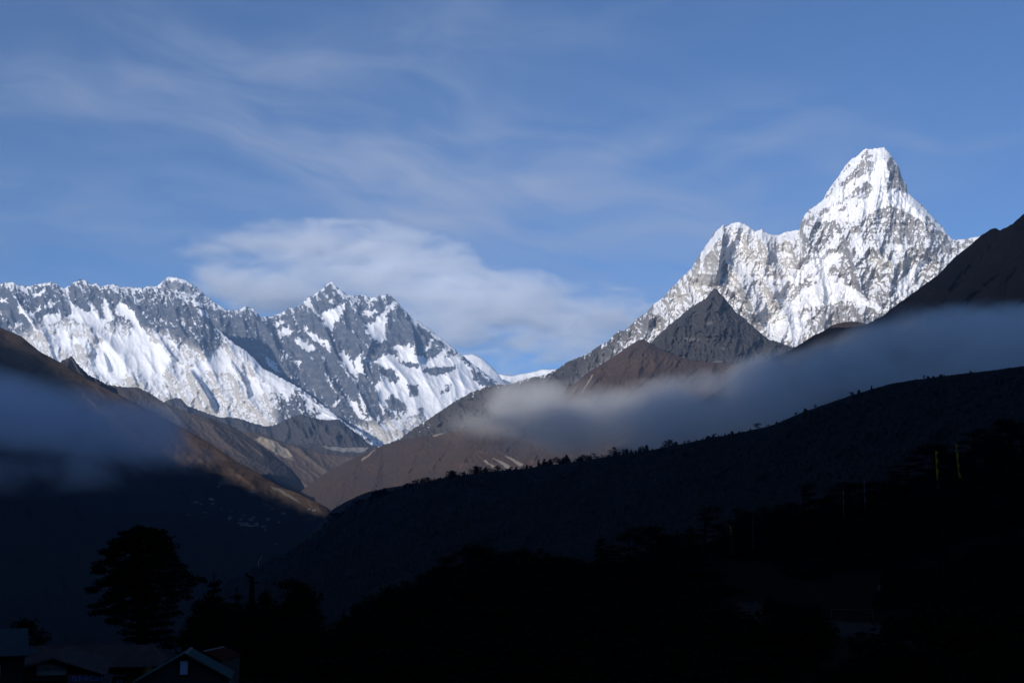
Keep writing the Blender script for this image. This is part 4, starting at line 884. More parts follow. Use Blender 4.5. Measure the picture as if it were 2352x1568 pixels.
# --- other trees one can tell apart
single = [
    ('fir', 492, 1316, 150, 112, 'dark fir with a rounded tip standing just right of the great old fir'),
    ('fir', 545, 1346, 160, 84, 'low dark fir between the rounded fir and the broken snag'),
    ('pine', 675, 1324, 165, 112, 'layered pine right of the broken snag with one bough reaching to the right'),
    ('broad', 829, 1364, 190, 92, 'bushy tree with a stepped left edge where the valley gap ends'),
    ('broad', 66, 1414, 122, 84, 'small dark rounded tree behind the pale blue roof'),
    ('broad', 615, 1348, 170, 70, 'ragged tree crown right behind the broken snag'),
    ('broad', 572, 1372, 150, 70, 'bushy crown hiding the foot of the broken snag'),
    ('broad', 1104, 1242, 300, 98, 'tall domed tree rising out of the middle of the black wood'),
    ('broad', 1193, 1255, 310, 76, 'rounded tree next right of the tall domed tree'),
    ('broad', 1242, 1257, 315, 52, 'narrow rounded treetop between the domed trees and the pointed fir'),
    ('fir', 1379, 1226, 320, 74, 'pointed fir left of the flat topped tree group on the slope'),
    ('pine', 1446, 1209, 330, 84, 'flat topped tree beside the pointed fir'),
    ('broad', 1493, 1204, 335, 90, 'wide rounded tree between the flat topped tree and the flagged pine'),
    ('pine', 1617, 1162, 350, 104, 'flat topped pine above the leftmost yellow flag'),
    ('broad', 1710, 1166, 360, 74, 'round dark tree right of the flagged pine'),
    ('fir', 1754, 1154, 365, 66, 'bushy fir between the round tree and the umbrella pine'),
    ('pine', 1843, 1110, 375, 76, 'umbrella shaped pine with a round crown on the dark slope'),
    ('broad', 1946, 1105, 378, 118, 'broad low tree behind the white flag pole'),
    ('broad', 2144, 1018, 385, 118, 'large dark tree behind the pale boulder and the yellow flag'),
    ('pine', 2231, 984, 390, 82, 'thin open tree on the upper right slope above the wood'),
    ('broad', 2316, 962, 392, 120, 'large tree at the right edge of the photo on the upper slope'),
    ('shrub', 1800, 1368, 170, 240, 'black rounded bush bordering the left side of the meadow'),
    ('shrub', 2170, 1372, 150, 420, 'big black bush bordering the right side of the meadow behind the goal')]
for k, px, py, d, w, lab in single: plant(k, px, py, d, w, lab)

# --- the black wood that fills the slope: crowns nothing tells apart
wood = [(692, 1344, 168), (655, 1350, 168), (675, 1372, 160), (715, 1385, 165), (492, 1346, 152), (468, 1368, 148), (520, 1380, 148), (545, 1372, 158), (618, 1376, 160), (455, 1405, 130), (630, 1395, 150), (520, 1400, 140), (470, 1410, 135), (600, 1392, 150), (640, 1402, 150), (560, 1412, 138), (700, 1425, 165), (745, 1432, 175), (790, 1400, 180), (430, 1440, 125), (500, 1450, 122), (590, 1440, 130), (660, 1440, 140), (890, 1354, 210), (920, 1338, 220), (956, 1318, 240), (987, 1297, 255), (1018, 1281, 270), (1040, 1272, 285), (1070, 1262, 295), (1140, 1262, 305), (1163, 1268, 308), (1224, 1270, 312), (1264, 1272, 316), (1290, 1276, 318), (1312, 1281, 320), (1339, 1290, 322),
        (1405, 1240, 325), (1532, 1222, 338), (1556, 1216, 342), (1585, 1205, 346), (1660, 1196, 352), (1685, 1190, 356), (1735, 1180, 362), (1785, 1165, 366), (1810, 1150, 370), (1885, 1140, 374), (1905, 1135, 375), (2010, 1105, 379), (2050, 1092, 381), (2085, 1066, 383), (2185, 1046, 387), (2205, 1040, 388), (2260, 1010, 391), (2285, 1000, 391), (2345, 980, 393)]
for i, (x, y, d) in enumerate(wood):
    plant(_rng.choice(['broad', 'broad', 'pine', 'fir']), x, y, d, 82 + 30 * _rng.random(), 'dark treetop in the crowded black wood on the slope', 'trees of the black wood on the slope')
n = 0
for row, (d, y0) in enumerate([(345, 1272), (330, 1292), (300, 1318), (270, 1345), (240, 1378), (215, 1408), (190, 1440), (165, 1474), (140, 1508), (118, 1545)]):
    x = 780 + 40 * (row % 2) if row < 5 else 560 + 30 * (row % 2)
    x1 = [1600, 1620, 1690, 1700, 1690, 1700, 1740, 1790, 1860, 1900][row]
    xs0 = [1090, 1030, 960, 900, 830, 790, 560, 540, 540, 560][row]
    x = xs0
    while x < x1:
        sil = np.interp(x, [540, 740, 800, 890, 960, 1040, 1350, 1560, 1800], [1400, 1432, 1395, 1362, 1325, 1280, 1290, 1235, 1240])
        yy = max(y0 + _rng.uniform(-12, 14), sil + 8)
        plant(_rng.choice(['broad', 'broad', 'pine', 'fir', 'broad']), x, yy, d + _rng.uniform(-8, 8), 105 + 55 * _rng.random() + row * 9, 'dark treetop in the crowded black wood on the slope', 'trees of the black wood on the slope')
        x += 56 + 30 * _rng.random() + row * 6
for x, y, d, w in [(1960, 1240, 340, 90), (2040, 1225, 335, 100), (2120, 1190, 340, 100), (2200, 1160, 345, 110), (2280, 1130, 350, 110), (2345, 1110, 350, 110), (2080, 1290, 310, 110), (2170, 1262, 315, 120), (2260, 1230, 318, 120), (2340, 1205, 320, 120), (2150, 1330, 285, 120), (2250, 1310, 285, 130), (2340, 1290, 285, 130), (1850, 1262, 352, 70), (1905, 1250, 350, 70),
                   (1950, 1500, 112, 190), (2120, 1480, 112, 230), (2290, 1450, 118, 240), (2040, 1545, 100, 200), (2230, 1540, 98, 230), (1890, 1540, 105, 150), (2340, 1380, 160, 200)]:
    plant('shrub', x, y, d, w, 'low dark scrub on the right hand slope above the meadow', 'scrub bushes on the right hand slope')

def scrub_bank():
    """low bushes closing the gaps under the trees on the knoll and covering its open face"""
    spots = []
    for x in np.arange(1560, 2360, 22.0):
        yb = np.interp(x, [1560, 1700, 1900, 2060, 2130, 2250, 2360], [1256, 1244, 1180, 1134, 1104, 1076, 1054])
        spots.append((x + _rng.uniform(-8, 8), yb + 4, 52 + 22 * _rng.random(), 20))
    for row in range(5):
        for x in np.arange(1720 + 40 * row, 2360, 44.0):
            yb = np.interp(x, [1560, 1700, 1900, 2060, 2130, 2250, 2360], [1256, 1244, 1180, 1134, 1104, 1076, 1054]) + 26 + 27 * row
            spots.append((x + _rng.uniform(-18, 18), yb + _rng.uniform(-10, 10), 74 + 34 * _rng.random(), 22))
    for x, y, w, up in spots:
        g = hit(x, y, 180.0); tm, cm, top, wid = PROTO['shrub'][_rng.randrange(3)]; d = float(g[1])
        t = thing('shrub', 'low dark scrub on the right hand slope above the meadow', 'shrub', tuple(map(float, g)), _rng.random() * 6.28, 'scrub bushes on the right hand slope')
        for n_, me in (('trunk', tm), ('crown', cm)):
            o = bpy.data.objects.new(n_, me); COL.objects.link(o); o.parent = t
        sw = (w * d / FPX * 0.5) / wid; t.scale = (sw, sw, up * d / FPX * _rng.uniform(0.8, 1.3) / top)
scrub_bank()

# --- bare broken snag
def snag():
    d = 158.0
    base = W(579, 1440, d); gz = float(ground_z(base[0], d)); org = np.array([base[0], d, gz])
    q = [W(a, b, d) - org for a, b in ((579, 1372), (578.5, 1345), (579, 1324))]
    t = thing('dead_tree', 'bare broken snag with a hooked top between the dark firs', 'tree', tuple(org))
    v, f = join([tube([np.array([0, 0, -0.3])] + q, [0.42, 0.36, 0.31, 0.22], 8), tube([W(a, b, d) - org for a, b in ((579, 1326), (572, 1324), (567, 1320), (564.5, 1314))], [0.22, 0.2, 0.16, 0.05], 7),
                 tube([W(a, b, d) - org for a, b in ((580, 1338), (590, 1337), (600, 1338.5))], [0.09, 0.07, 0.03], 5), tube([W(a, b, d) - org for a, b in ((578, 1335), (571, 1333), (565, 1330))], [0.07, 0.05, 0.02], 5)])
    mesh_obj('trunk', v, f, M_bark, t, smooth=True)
snag()

# --- small trees in line along the crest of the forested ridge, and the woods on its flank
def ridge_trees():
    rng = np.random.default_rng(17)
    S9x, S9X, S9Y, S9D = S9G
    protos = []
    for s in range(6):
        plan = (broad_plan, pine_plan, conifer_plan)[s % 3](60 + s)
        pads, limbs = plan
        v1, f1 = leaves(pads[::2] if len(pads) > 60 else pads, 700, 0.05, np.random.default_rng(70 + s)); v2, f2 = limbs[0]
        o = mesh_obj('crest_tree', np.concatenate([v1, np.array(v2)]), [tuple(map(int, q)) for q in f1] + [tuple(i + len(v1) for i in q) for q in f2], M_needle)
        protos.append(o.data); bpy.data.objects.remove(o)
    def crest(x): return np.interp(x, [c[0] for c in S9C], [c[1] for c in S9C]), np.interp(x, [c[0] for c in S9C], [c[2] for c in S9C])
    x = 745.0
    while x < 2350:
        dens = np.interp(x, [740, 1000, 1300, 1500, 1650, 1800, 2000, 2350], [5.0, 5.0, 5.5, 9, 19, 24, 45, 60])
        cy_, cd = crest(x)
        p = W(x, cy_ + rng.uniform(1.0, 4.0), cd - 8 * rng.random())
        o = bpy.data.objects.new('ridge_tree', protos[rng.integers(6)]); COL.objects.link(o)
        h = rng.uniform(3.6, 7.0) * np.interp(x, [740, 1000, 1600, 2000, 2350], [1.5, 1.25, 1.0, 0.7, 0.6]) * (0.62 + 0.9 * float(sstep(-0.5, 0.6, perlin(np.array([x / 23.0]), np.array([3.3]), 55)[0]))) * (1.4 if rng.random() < 0.1 else 1)
        o.location = (float(p[0]), float(p[1]), float(p[2]) - 0.8); w = h * rng.uniform(1.3, 2.2)
        o.scale = (w, w, h); o.rotation_euler = (0, 0, rng.random() * 6.28)
        tag(o, 'tiny tree silhouetted on the crest line of the dark forested ridge', 'tree', 'trees along the crest of the forested ridge')
        x += dens * rng.uniform(0.5, 1.6)
    # the wood on the flank: reads as one dark mass
    n = 42000
    i = rng.integers(2, S9X.shape[1] - 2, n); j = (rng.random(n) ** 0.9 * 170).astype(int) + 3
    P = W(S9X[j, i], S9Y[j, i], S9D[j, i]); P = P + rng.normal(size=P.shape) * (3, 3, 0)
    base_v = np.array([(1, 0, 0.25), (0.3, 0.95, 0.3), (-0.8, 0.6, 0.2), (-0.8, -0.6, 0.3), (0.3, -0.95, 0.2), (0.5, 0.3, 0.75), (-0.5, 0.35, 0.7), (0, -0.55, 0.8), (0.05, 0, 1.0)])
    tri = [(0, 1, 5), (1, 6, 5), (1, 2, 6), (2, 3, 6), (3, 7, 6), (3, 4, 7), (4, 0, 7), (0, 5, 7), (5, 6, 8), (6, 7, 8), (7, 5, 8)]
    sc_ = rng.uniform(1.6, 3.8, (n, 1, 1)) * (0.7 + 0.6 * sstep(-0.3, 0.4, fbm(P[:, 0] / 90, P[:, 1] / 90, 3, 88)))[:, None, None] * (1 + 0.25 * rng.normal(size=(n, 9, 3))) * np.array([0.8, 0.8, 1.5])
    V = (P[:, None, :] + base_v[None] * sc_ - np.array([0, 0, 1.0])).reshape(-1, 3)
    F = (np.array(tri)[None] + (np.arange(n) * 9)[:, None, None]).reshape(-1, 3)
    o = mesh_obj('forest', V, F, M_wood)
    tag(o, 'dark wood covering the flank of the shaded ridge', 'forest', kind='stuff')
ridge_trees()
# ------------------------------------------------------------------ lodge roofs at the lower left
def box_vf(x0, x1, y0, y1, z0, z1):
    v = [(x, y, z) for x in (x0, x1) for y in (y0, y1) for z in (z0, z1)]
    return v, [(0, 1, 3, 2), (4, 6, 7, 5), (0, 4, 5, 1), (2, 3, 7, 6), (0, 2, 6, 4), (1, 5, 7, 3)]
def box_o(name, m, parent, *b):
    v, f = box_vf(*b); return mesh_obj(name, v, f, m, parent)
def slab(p0, p1, p2, p3, th):
    """a flat sheet p0-p1-p2-p3 with thickness"""
    P = np.array([p0, p1, p2, p3], float); n = np.cross(P[1] - P[0], P[3] - P[0]); n /= np.linalg.norm(n)
    if n[2] < 0: n = -n
    V = list(P) + list(P - n * th)
    return V, [(0, 1, 2, 3), (7, 6, 5, 4), (0, 4, 5, 1), (1, 5, 6, 2), (2, 6, 7, 3), (3, 7, 4, 0)]

M_glass = paint_mat('window_glass', (0.20, 0.23, 0.27), 0.08, 0.5, 0.2)
M_white = paint_mat('white_paint', (0.24, 0.25, 0.26), 0.6, 0.3, 0.35)
M_dark = paint_mat('dark_wood', (0.02, 0.016, 0.014), 0.8, 0.2)
def window(parent, x, y, z, w, h, cols, rows, fm, pm, sub=True):
    """frame with panes; it stands proud of a wall that faces -y"""
    fv = []
    t = 0.06
    xs = np.linspace(x, x + w, cols + 1); zs = np.linspace(z, z + h, rows + 1)
    for i, a in enumerate(xs): fv.append(box_vf(a - t / 2, a + t / 2, y - 0.09, y - 0.004, z - t, z + h + t))
    for i, b in enumerate(zs): fv.append(box_vf(x + 0.001, x + w - 0.001, y - 0.085, y - 0.006, b - t / 2, b + t / 2))
    v, f = join(fv); fr = mesh_obj('window', v, f, fm, parent)
    box_o('pane', pm, fr, x + 0.01, x + w - 0.01, y - 0.04, y - 0.008, z, z + h)
    return fr

def gable_house(name, label, apex, rot, length, hw_l, hw_r, rise_l, rise_r, wall_in, roofm, wallm, gablem, over=0.5, th=0.08, cap=None):
    """local frame: ridge runs along +y from the front apex at the origin; +x to the right; z = 0 at the ridge"""
    t = thing(name, label, 'house', (float(apex[0]), float(apex[1]), float(apex[2])), rot)
    gz = -float(apex[2]) - 0.4
    wl, wr = -hw_l + wall_in, hw_r - wall_in
    zl, zr = -rise_l * (hw_l - wall_in) / hw_l - 0.14, -rise_r * (hw_r - wall_in) / hw_r - 0.14
    y0, y1 = over, length - over
    zb = min(zl, zr)
    v = [(wl, y0, gz), (wr, y0, gz), (wr, y0, zr), (0, y0, -0.14), (wl, y0, zl), (wl, y1, gz), (wr, y1, gz), (wr, y1, zr), (0, y1, -0.14), (wl, y1, zl)]
    f = [(0, 1, 2, 3, 4), (9, 8, 7, 6, 5), (0, 4, 9, 5), (1, 6, 7, 2)]
    w = mesh_obj('wall', v, f, wallm, t)
    if gablem:
        mesh_obj('gable_board', [(wl + 0.05, y0 - 0.05, zl - 0.02), (wr - 0.05, y0 - 0.05, zr - 0.02), (0, y0 - 0.05, -0.2), (wl + 0.05, y0 - 0.004, zl - 0.02), (wr - 0.05, y0 - 0.004, zr - 0.02), (0, y0 - 0.004, -0.2)],
                 [(0, 1, 2), (5, 4, 3), (0, 3, 4, 1), (1, 4, 5, 2), (2, 5, 3, 0)], gablem, t)
    r = mesh_obj('roof', *join([slab((-hw_l, 0, -rise_l), (0.0, 0, 0), (0.0, length, 0), (-hw_l, length, -rise_l), th), slab((hw_r, length, -rise_r), (0.004, length, 0), (0.004, 0, 0), (hw_r, 0, -rise_r), th)]), roofm, t)
    if cap: mesh_obj('ridge_cap', *join([slab((-0.16, -0.03, -0.16 * rise_l / hw_l + 0.03), (0.0, -0.03, 0.035), (0.0, length + 0.02, 0.035), (-0.16, length + 0.02, -0.16 * rise_l / hw_l + 0.03), 0.02),
                                         slab((0.16, length + 0.02, -0.16 * rise_r / hw_r + 0.03), (0.004, length + 0.02, 0.035), (0.004, -0.03, 0.035), (0.16, -0.03, -0.16 * rise_r / hw_r + 0.03), 0.02)]), cap, r)
    return t, w, r

def letters(name, text, m, parent, loc, size, rot=(pi / 2, 0, 0), ext=0.012, sx=1.0):
    cu = bpy.data.curves.new(name, 'FONT'); cu.body = text; cu.size = size; cu.extrude = ext; cu.align_x = 'CENTER'; cu.align_y = 'CENTER'
    o = bpy.data.objects.new(name, cu); COL.objects.link(o)
    dg = bpy.context.evaluated_depsgraph_get(); me = bpy.data.meshes.new_from_object(o.evaluated_get(dg))
    bpy.data.objects.remove(o); bpy.data.curves.remove(cu)
    me.name = name; me.materials.clear(); me.materials.append(m)
    o = bpy.data.objects.new(name, me); COL.objects.link(o); o.parent = parent; o.location = loc; o.rotation_euler = rot; o.scale = (sx, 1, 1)
    return o

def lodges():
    M_rust = paint_mat('weathered_tin', (0.060, 0.046, 0.048), 0.55, 0.9, 0.6, 'X')
    M_rust2 = paint_mat('rusty_tin', (0.066, 0.046, 0.044), 0.6, 0.7, 0.75, 'X')
    M_bluetin = paint_mat('pale_blue_tin', (0.045, 0.066, 0.076), 0.45, 0.9, 0.4, 'X')
    M_greentin = paint_mat('green_grey_tin', (0.042, 0.066, 0.068), 0.45, 0.9, 0.4, 'X')
    M_redtin = paint_mat('red_tin', (0.055, 0.016, 0.012), 0.55, 0.9, 0.4, 'X')
    M_redwood = paint_mat('red_painted_boards', (0.16, 0.018, 0.016), 0.7, 0.5, 0.4)
    M_greenwood = paint_mat('green_painted_boards', (0.03, 0.055, 0.055), 0.7, 0.6, 0.35)
    M_stucco = paint_mat('grey_stucco', (0.03, 0.032, 0.032), 0.9, 0.35, 0.6)
    M_stone = paint_mat('stone_wall', (0.045, 0.042, 0.04), 0.9, 0.35, 0.6)
    M_yellow = paint_mat('ochre_plaster', (0.11, 0.085, 0.02), 0.85, 0.6, 0.45)
    M_board = paint_mat('sign_board_paint', (0.26, 0.29, 0.28), 0.6, 0.4, 0.3)
    M_ink = paint_mat('dark_sign_lettering', (0.03, 0.032, 0.03), 0.6, 0.3, 0.2)
    M_blue = paint_mat('blue_sign_lettering', (0.10, 0.26, 0.75), 0.6, 0.4, 0.3)
    M_fascia = paint_mat('pale_pink_fascia', (0.14, 0.11, 0.13), 0.7, 0.5, 0.3)
    M_ridge = paint_mat('bright_ridge_tin', (0.11, 0.11, 0.115), 0.4, 0.5, 0.3)
    # lodge with the two signs
    a = W(121, 1511, 85); b = W(151, 1483, 95.6); rot = math.atan2(-(b[0] - a[0]), b[1] - a[1])
    t, w, r = gable_house('lodge', 'lodge with a rusty tin roof, red gable, white name board and shop sign', a, rot, 11.4, 3.35, 3.35, 1.08, 1.12, 0.25, M_rust, M_stone, M_redwood, cap=M_rust2)
    sb = box_o('sign_board', M_board, t, -0.98, 0.86, 0.36, 0.42, -1.10, -0.26)
    letters('lettering', 'GOMBA LODGE', M_ink, sb, (-0.06, 0.352, -0.70), 0.265, sx=1.0)
    fs = box_o('shop_sign', M_fascia, t, 0.95, 3.75, 0.30, 0.36, -1.62, -1.10)
    letters('lettering', 'SHOP', M_blue, fs, (2.3, 0.292, -1.35), 0.5, sx=1.75)
    box_o('awning', M_rust2, t, -3.0, 0.85, 0.1, 0.44, -1.42, -1.36)
    window(t, -0.75, 0.5, -2.45, 0.75, 0.75, 1, 1, M_white, M_glass)
    # long rusty roof behind it
    c = W(250, 1480, 106); y_ax = 0.16
    t2 = thing('house', 'long house with a patchy rust grey tin roof and ochre wall behind the lodge', 'house', tuple(c), y_ax)
    gz = -float(c[2]) - 0.4
    L, Rr = -6.0, 3.45
    mesh_obj('wall', *box_vf(L + 0.5, Rr - 0.35, -3.0, 3.0, gz, -1.35), M_yellow, t2)
    rf = mesh_obj('roof', *join([slab((L, -3.9, -1.42), (Rr + 0.05, -3.9, -1.42), (Rr, 0, 0), (L, 0, 0), 0.07), slab((L, 3.9, -1.42), (Rr, 3.9, -1.42), (Rr, 0.004, 0), (L, 0.004, 0), 0.07),
                                 slab((Rr + 0.004, -0.004, -0.004), (Rr + 0.06, -3.9, -1.42), (Rr + 1.0, -3.0, -1.42), (Rr + 1.0, 3.0, -1.42), 0.05)]), M_rust2, t2)
    box_o('lintel', M_white, t2, -0.75, 1.9, -3.16, -3.004, -2.22, -2.05)
    for k in range(3):
        window(t2, -0.62 + 0.86 * k, -3.0, -4.4, 0.56, 2.05, 2, 3, M_dark, M_white if False else M_glass)
    # pale blue roof at the left edge
    c = W(-40, 1445, 84)
    t3 = thing('house', 'house with a big pale blue tin roof cut off by the left edge', 'house', tuple(c), 0.40)
    gz = -float(c[2]) - 0.4
    mesh_obj('wall', *box_vf(-7.5, 2.55, -1.9, 2.6, gz, -1.55), M_stucco, t3)
    mesh_obj('roof', *join([slab((-8, -2.6, -1.52), (2.75, -2.6, -1.50), (2.75, 0, 0.04), (-8, 0, 0.04), 0.07), slab((-8, 3.0, -1.5), (2.75, 3.0, -1.5), (2.75, 0.004, 0.04), (-8, 0.004, 0.04), 0.07),
                            slab((2.76, -2.58, -1.50), (3.45, -1.9, -1.34), (2.80, 0.0, -1.02), (2.76, 0.0, -1.0), 0.05)]), M_bluetin, t3)
    window(t3, 0.15, -1.9, -3.2, 1.0, 1.05, 2, 2, M_white, M_glass)
    # green gable with the bright little window
    a = W(424.5, 1499, 88); b = W(437, 1488, 92.6); rot = math.atan2(-(b[0] - a[0]), b[1] - a[1])
    t4, w, r = gable_house('house', 'house with a dark green gable and one bright small window', a, rot, 5.4, 3.55, 3.1, 2.05, 1.72, 0.15, M_greentin, M_greenwood, None, over=0.25, cap=M_ridge)
    f4 = window(t4, -0.33, 0.25, -1.45, 0.6, 0.98, 1, 1, M_dark, paint_mat('pale_window_board', (0.5, 0.62, 0.82), 0.5, 0.4, 0.15))
    # red roof behind the green gable
    a = W(466, 1494, 100); b = W(470, 1487, 104); rot = math.atan2(-(b[0] - a[0]), b[1] - a[1])
    gable_house('house', 'house with a red tin roof behind the green gable', a, -0.12, 4.6, 2.2, 1.55, 0.75, 0.62, 0.1, M_redtin, M_stone, None, over=0.2, cap=M_ridge)
lodges()

# ------------------------------------------------------------------ things on the slope and meadow
def prayer_flags():
    M_pole = paint_mat('bleached_pole', (0.03, 0.028, 0.025), 0.9, 0.3, 0.3)
    cols = {'yellow': paint_mat('yellow_cloth', (0.42, 0.36, 0.02), 0.9, 0.6, 0.3), 'white': paint_mat('white_cloth', (0.14, 0.14, 0.155), 0.9, 0.6, 0.3), 'green': paint_mat('green_cloth', (0.03, 0.09, 0.07), 0.9, 0.6, 0.3)}
    lst = [(1617, 1211, 1262, 1217, 1258, -0.3, 'yellow', 'yellow prayer flag below the flat topped pine'), (1674, 1198, 1254, 1205, 1250, 0.5, 'yellow', 'leaning yellow prayer flag between the flagged pine and the round tree'),
           (1728, 1182, 1250, 1186, 1247, 0.05, 'green', 'faint greenish prayer flag in front of the round dark tree'), (2147, 1026, 1080, 1031, 1076, 0.25, 'yellow', 'straight yellow prayer flag rising over the pale boulder'),
           (2192, 1007, 1066, 1014, 1062, 0.75, 'yellow', 'bent yellow prayer flag highest up the slope'), (1935, 1118, 1162, 1122, 1158, 0.05, 'white', 'white prayer flag in front of the broad low tree'),
           (1983, 1088, 1142, 1092, 1136, 0.1, 'white', 'thin white prayer flag against the dark ridge behind the broad low tree')]
    for i, (x, yt, yb, f0, f1, lean, c, lab) in enumerate(lst):
        d = 330.0 if x < 1800 else 352.0
        bot = hit(x + lean * 12, yb + 5, 250.0); k_ = 1 - 22.0 / bot[1]; d = bot[1] * k_; bot = np.array([bot[0] * k_, d, float(ground_z(bot[0] * k_, d))]); top = W(x, yt, d)
        t = thing('prayer_flag', lab, 'prayer flag', tuple(bot), 0, 'prayer flags on tall poles')
        h = top - bot
        v, f = tube([np.array([0, 0, -0.3]), h * 0.5, h], [0.06, 0.05, 0.035], 6); mesh_obj('pole', v, f, M_pole, t)
        n = 26; V = []; wmax = 0.62 if c == 'yellow' else (0.3 if c == 'white' else 0.22)
        k0 = (f1 - yt) / (yb - yt); k1 = (f0 - yt) / (yb - yt)
        for j in range(n + 1):
            k = j / n; zc = h * (1 - (k0 + (k1 - k0) * k))
            w = wmax * (0.75 + 0.35 * sin(j * 0.9 + i) + (0.5 if c == 'yellow' and (k > 0.93 or k < 0.12) else 0))
            sw = 0.2 * sin(j * 0.55 + i * 2) + 0.08 * sin(j * 1.7 + i)
            for m in range(4): V.append((zc[0] + 0.05 + w * m / 3, sw * m / 3 - 0.02, zc[2] - 0.05 * m))
        F = [(j * 4 + m, j * 4 + m + 1, j * 4 + m + 5, j * 4 + m + 4) for j in range(n) for m in range(3)]
        o = mesh_obj('flag', V, F, cols[c], t, smooth=True); sm = o.modifiers.new('cloth', 'SOLIDIFY'); sm.thickness = 0.012
prayer_flags()

def rock_mesh(size, seed, n=20, rough=0.22):
    th = np.linspace(0.02, pi - 0.02, n); ph = np.arange(2 * n) * pi / n
    T, Pp = np.meshgrid(th, ph, indexing='ij')
    d = np.stack([np.sin(T) * np.cos(Pp), np.sin(T) * np.sin(Pp), np.cos(T)], -1)
    r = 1 + rough * (perlin(d[..., 0] * 2 + d[..., 2], d[..., 1] * 2 - d[..., 2] * 1.3, seed) + 0.5 * perlin(d[..., 0] * 5 + d[..., 2] * 3, d[..., 1] * 5, seed + 1))
    V = (d * r[..., None] * np.array(size)).reshape(-1, 3); m = 2 * n
    F = [(i * m + j, (i + 1) * m + j, (i + 1) * m + (j + 1) % m, i * m + (j + 1) % m) for i in range(n - 1) for j in range(m)]
    return V, F

def boulder():
    m, nt, bs, pos = new_mat('carved_boulder_stone')
    tco = N(nt, 'ShaderNodeTexCoord').outputs['Object']
    w = N(nt, 'ShaderNodeTexWave', bands_direction='Z', ins={'Scale': 0.9, 'Distortion': 3.0, 'Detail': 3.0}); nt.links.new(tco, w.inputs['Vector'])
    k = ramp_n(nt, math_n(nt, 'ADD', w.outputs['Fac'], math_n(nt, 'MULTIPLY', noise_n(nt, tco, 2.2, 4), 0.8)), 0.75, 1.15)
    nt.links.new(mix_n(nt, k, (0.03, 0.033, 0.04), (0.17, 0.175, 0.20)), bs.inputs['Base Color'])
    V, F = rock_mesh((1.9, 1.4, 0.95), 5)
    p = hit(2137, 1094, 250.0) + (0, 0, 0.35)
    o = mesh_obj('boulder', V, F, m, smooth=True); o.location = tuple(p); o.rotation_euler = (0, R(-14), R(10))
    tag(o, 'pale carved boulder at the foot of the straight yellow prayer flag', 'boulder')
boulder()

def goal():
    m = paint_mat('goal_paint', (0.055, 0.062, 0.062), 0.6, 0.4, 0.3)
    g = hit(1909, 1421); d = float(g[1]); a = W(1909, 1398, d); b = W(2004, 1397, d); gz = float(g[2])
    hh = float(a[2]) - gz
    t = thing('football_goal', 'pale football goal frame on the meadow half hidden by the black bush', 'football goal', (float(a[0]), d, gz))
    wd = float(b[0] - a[0])
    mesh_obj('crossbar', *box_vf(-0.05, wd + 0.05, -0.05, 0.05, hh - 0.05, hh + 0.05), m, t)
    for x in (0.0, wd): mesh_obj('post', *box_vf(x - 0.05, x + 0.05, -0.05, 0.05, -0.3, hh - 0.052), m, t)
goal()

def standing_stone():
    m = paint_mat('pale_stone', (0.10, 0.105, 0.115), 0.9, 0.3, 0.4)
    p = hit(2020, 1358); d = float(p[1]); gz = float(p[2]); h = 15 * d / FPX; V, F = rock_mesh((0.34, 0.22, h * 0.55), 9, 14, 0.14)
    V = V * np.array([1, 1, 1]) ; V[:, 0] *= np.clip(1.1 + 0.25 * V[:, 2] / h, 0.7, 1.4)
    o = mesh_obj('standing_stone', V, F, m, smooth=True); o.location = (float(p[0]), d, gz + h * 0.45); o.rotation_euler = (0, R(5), 0)
    tag(o, 'small pale standing stone at the upper right edge of the meadow', 'stone')
standing_stone()

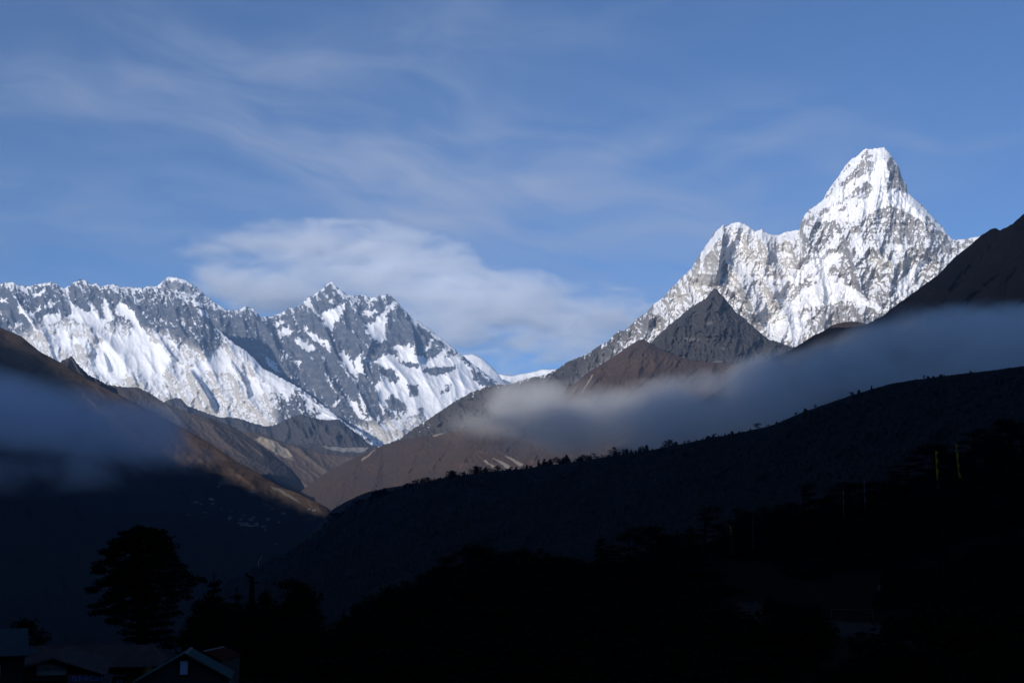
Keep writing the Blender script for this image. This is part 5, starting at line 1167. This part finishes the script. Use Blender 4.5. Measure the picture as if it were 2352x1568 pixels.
# ------------------------------------------------------------------ the village on the left valley side
def village():
    px, PX, PY, D = S4G
    M_wall = paint_mat('whitewashed_stone', (0.13, 0.13, 0.14), 0.9, 1.5, 0.4); M_rf = paint_mat('slate_roof', (0.10, 0.105, 0.12), 0.7, 1.5, 0.4)
    def at(x, y):
        i = int(np.argmin(abs(px - x))); j = int(np.argmin(abs(PY[:, i] - y))); return W(PX[j, i], PY[j, i], D[j, i])
    def house_mesh(L, w, h):
        v, f = join([box_vf(-L, L, -w, w, -2.5, h), ([(-L - .3, -w - .3, h - .1), (L + .3, -w - .3, h - .1), (L + .3, w + .3, h - .1), (-L - .3, w + .3, h - .1), (-L - .3, 0, h + w * .7), (L + .3, 0, h + w * .7)], [(0, 1, 5, 4), (2, 3, 4, 5), (0, 4, 3), (1, 2, 5), (3, 2, 1, 0)])])
        o = mesh_obj('village_house', v, f, M_wall); me = o.data; me.materials.append(M_rf)
        for p_ in me.polygons: p_.material_index = 1 if p_.index >= 6 else 0
        bpy.data.objects.remove(o); return me
    ms = [house_mesh(5, 3, 3.4), house_mesh(6.5, 3.2, 4.2), house_mesh(4, 2.8, 3.0)]
    rng = random.Random(4)
    spots = [(600, 635), (575, 660), (1020, 735), (1060, 738), (500, 895), (270, 880), (300, 875), (180, 1045), (400, 1015), (730, 1085), (760, 990), (740, 1070), (620, 965), (1015, 1110), (1000, 1090), (920, 1045), (880, 1112), (1055, 1085), (1090, 1165), (1100, 1185), (1180, 1205), (1070, 1180), (940, 1160), (970, 1160), (900, 1165), (860, 1160), (1460, 1020), (1300, 960), (1390, 1145), (1250, 1110), (1215, 1245), (350, 900), (460, 840)]
    for q in spots:
        x, y = Z('H', [q])[0]; p = at(x, y)
        o = bpy.data.objects.new('village_house', ms[rng.randrange(3)]); COL.objects.link(o); o.location = tuple(map(float, p)); o.rotation_euler = (0, 0, rng.uniform(-0.4, 0.4)); s = rng.uniform(0.6, 0.95); o.scale = (s, s, s)
        tag(o, 'tiny pale house of the shaded village on the left valley side', 'house', 'houses of the shaded village')
    for k, (q, lab) in enumerate([((1797, 966), 'bright sunlit hut at the very edge of the shadow on the left valley side'), ((1868, 978), 'bright sunlit hut just right of the first one by the shadow edge'), ((2115, 956), 'lone bright hut near the foot of the sunlit brown slope')]):
        x, y = Z('H', [q])[0]; p = at(min(x, 762), y)
        o = bpy.data.objects.new('village_house', ms[k]); COL.objects.link(o); o.location = tuple(map(float, p)); s = 0.9; o.scale = (s, s, s)
        tag(o, lab, 'house', 'sunlit huts beside the river')
village()
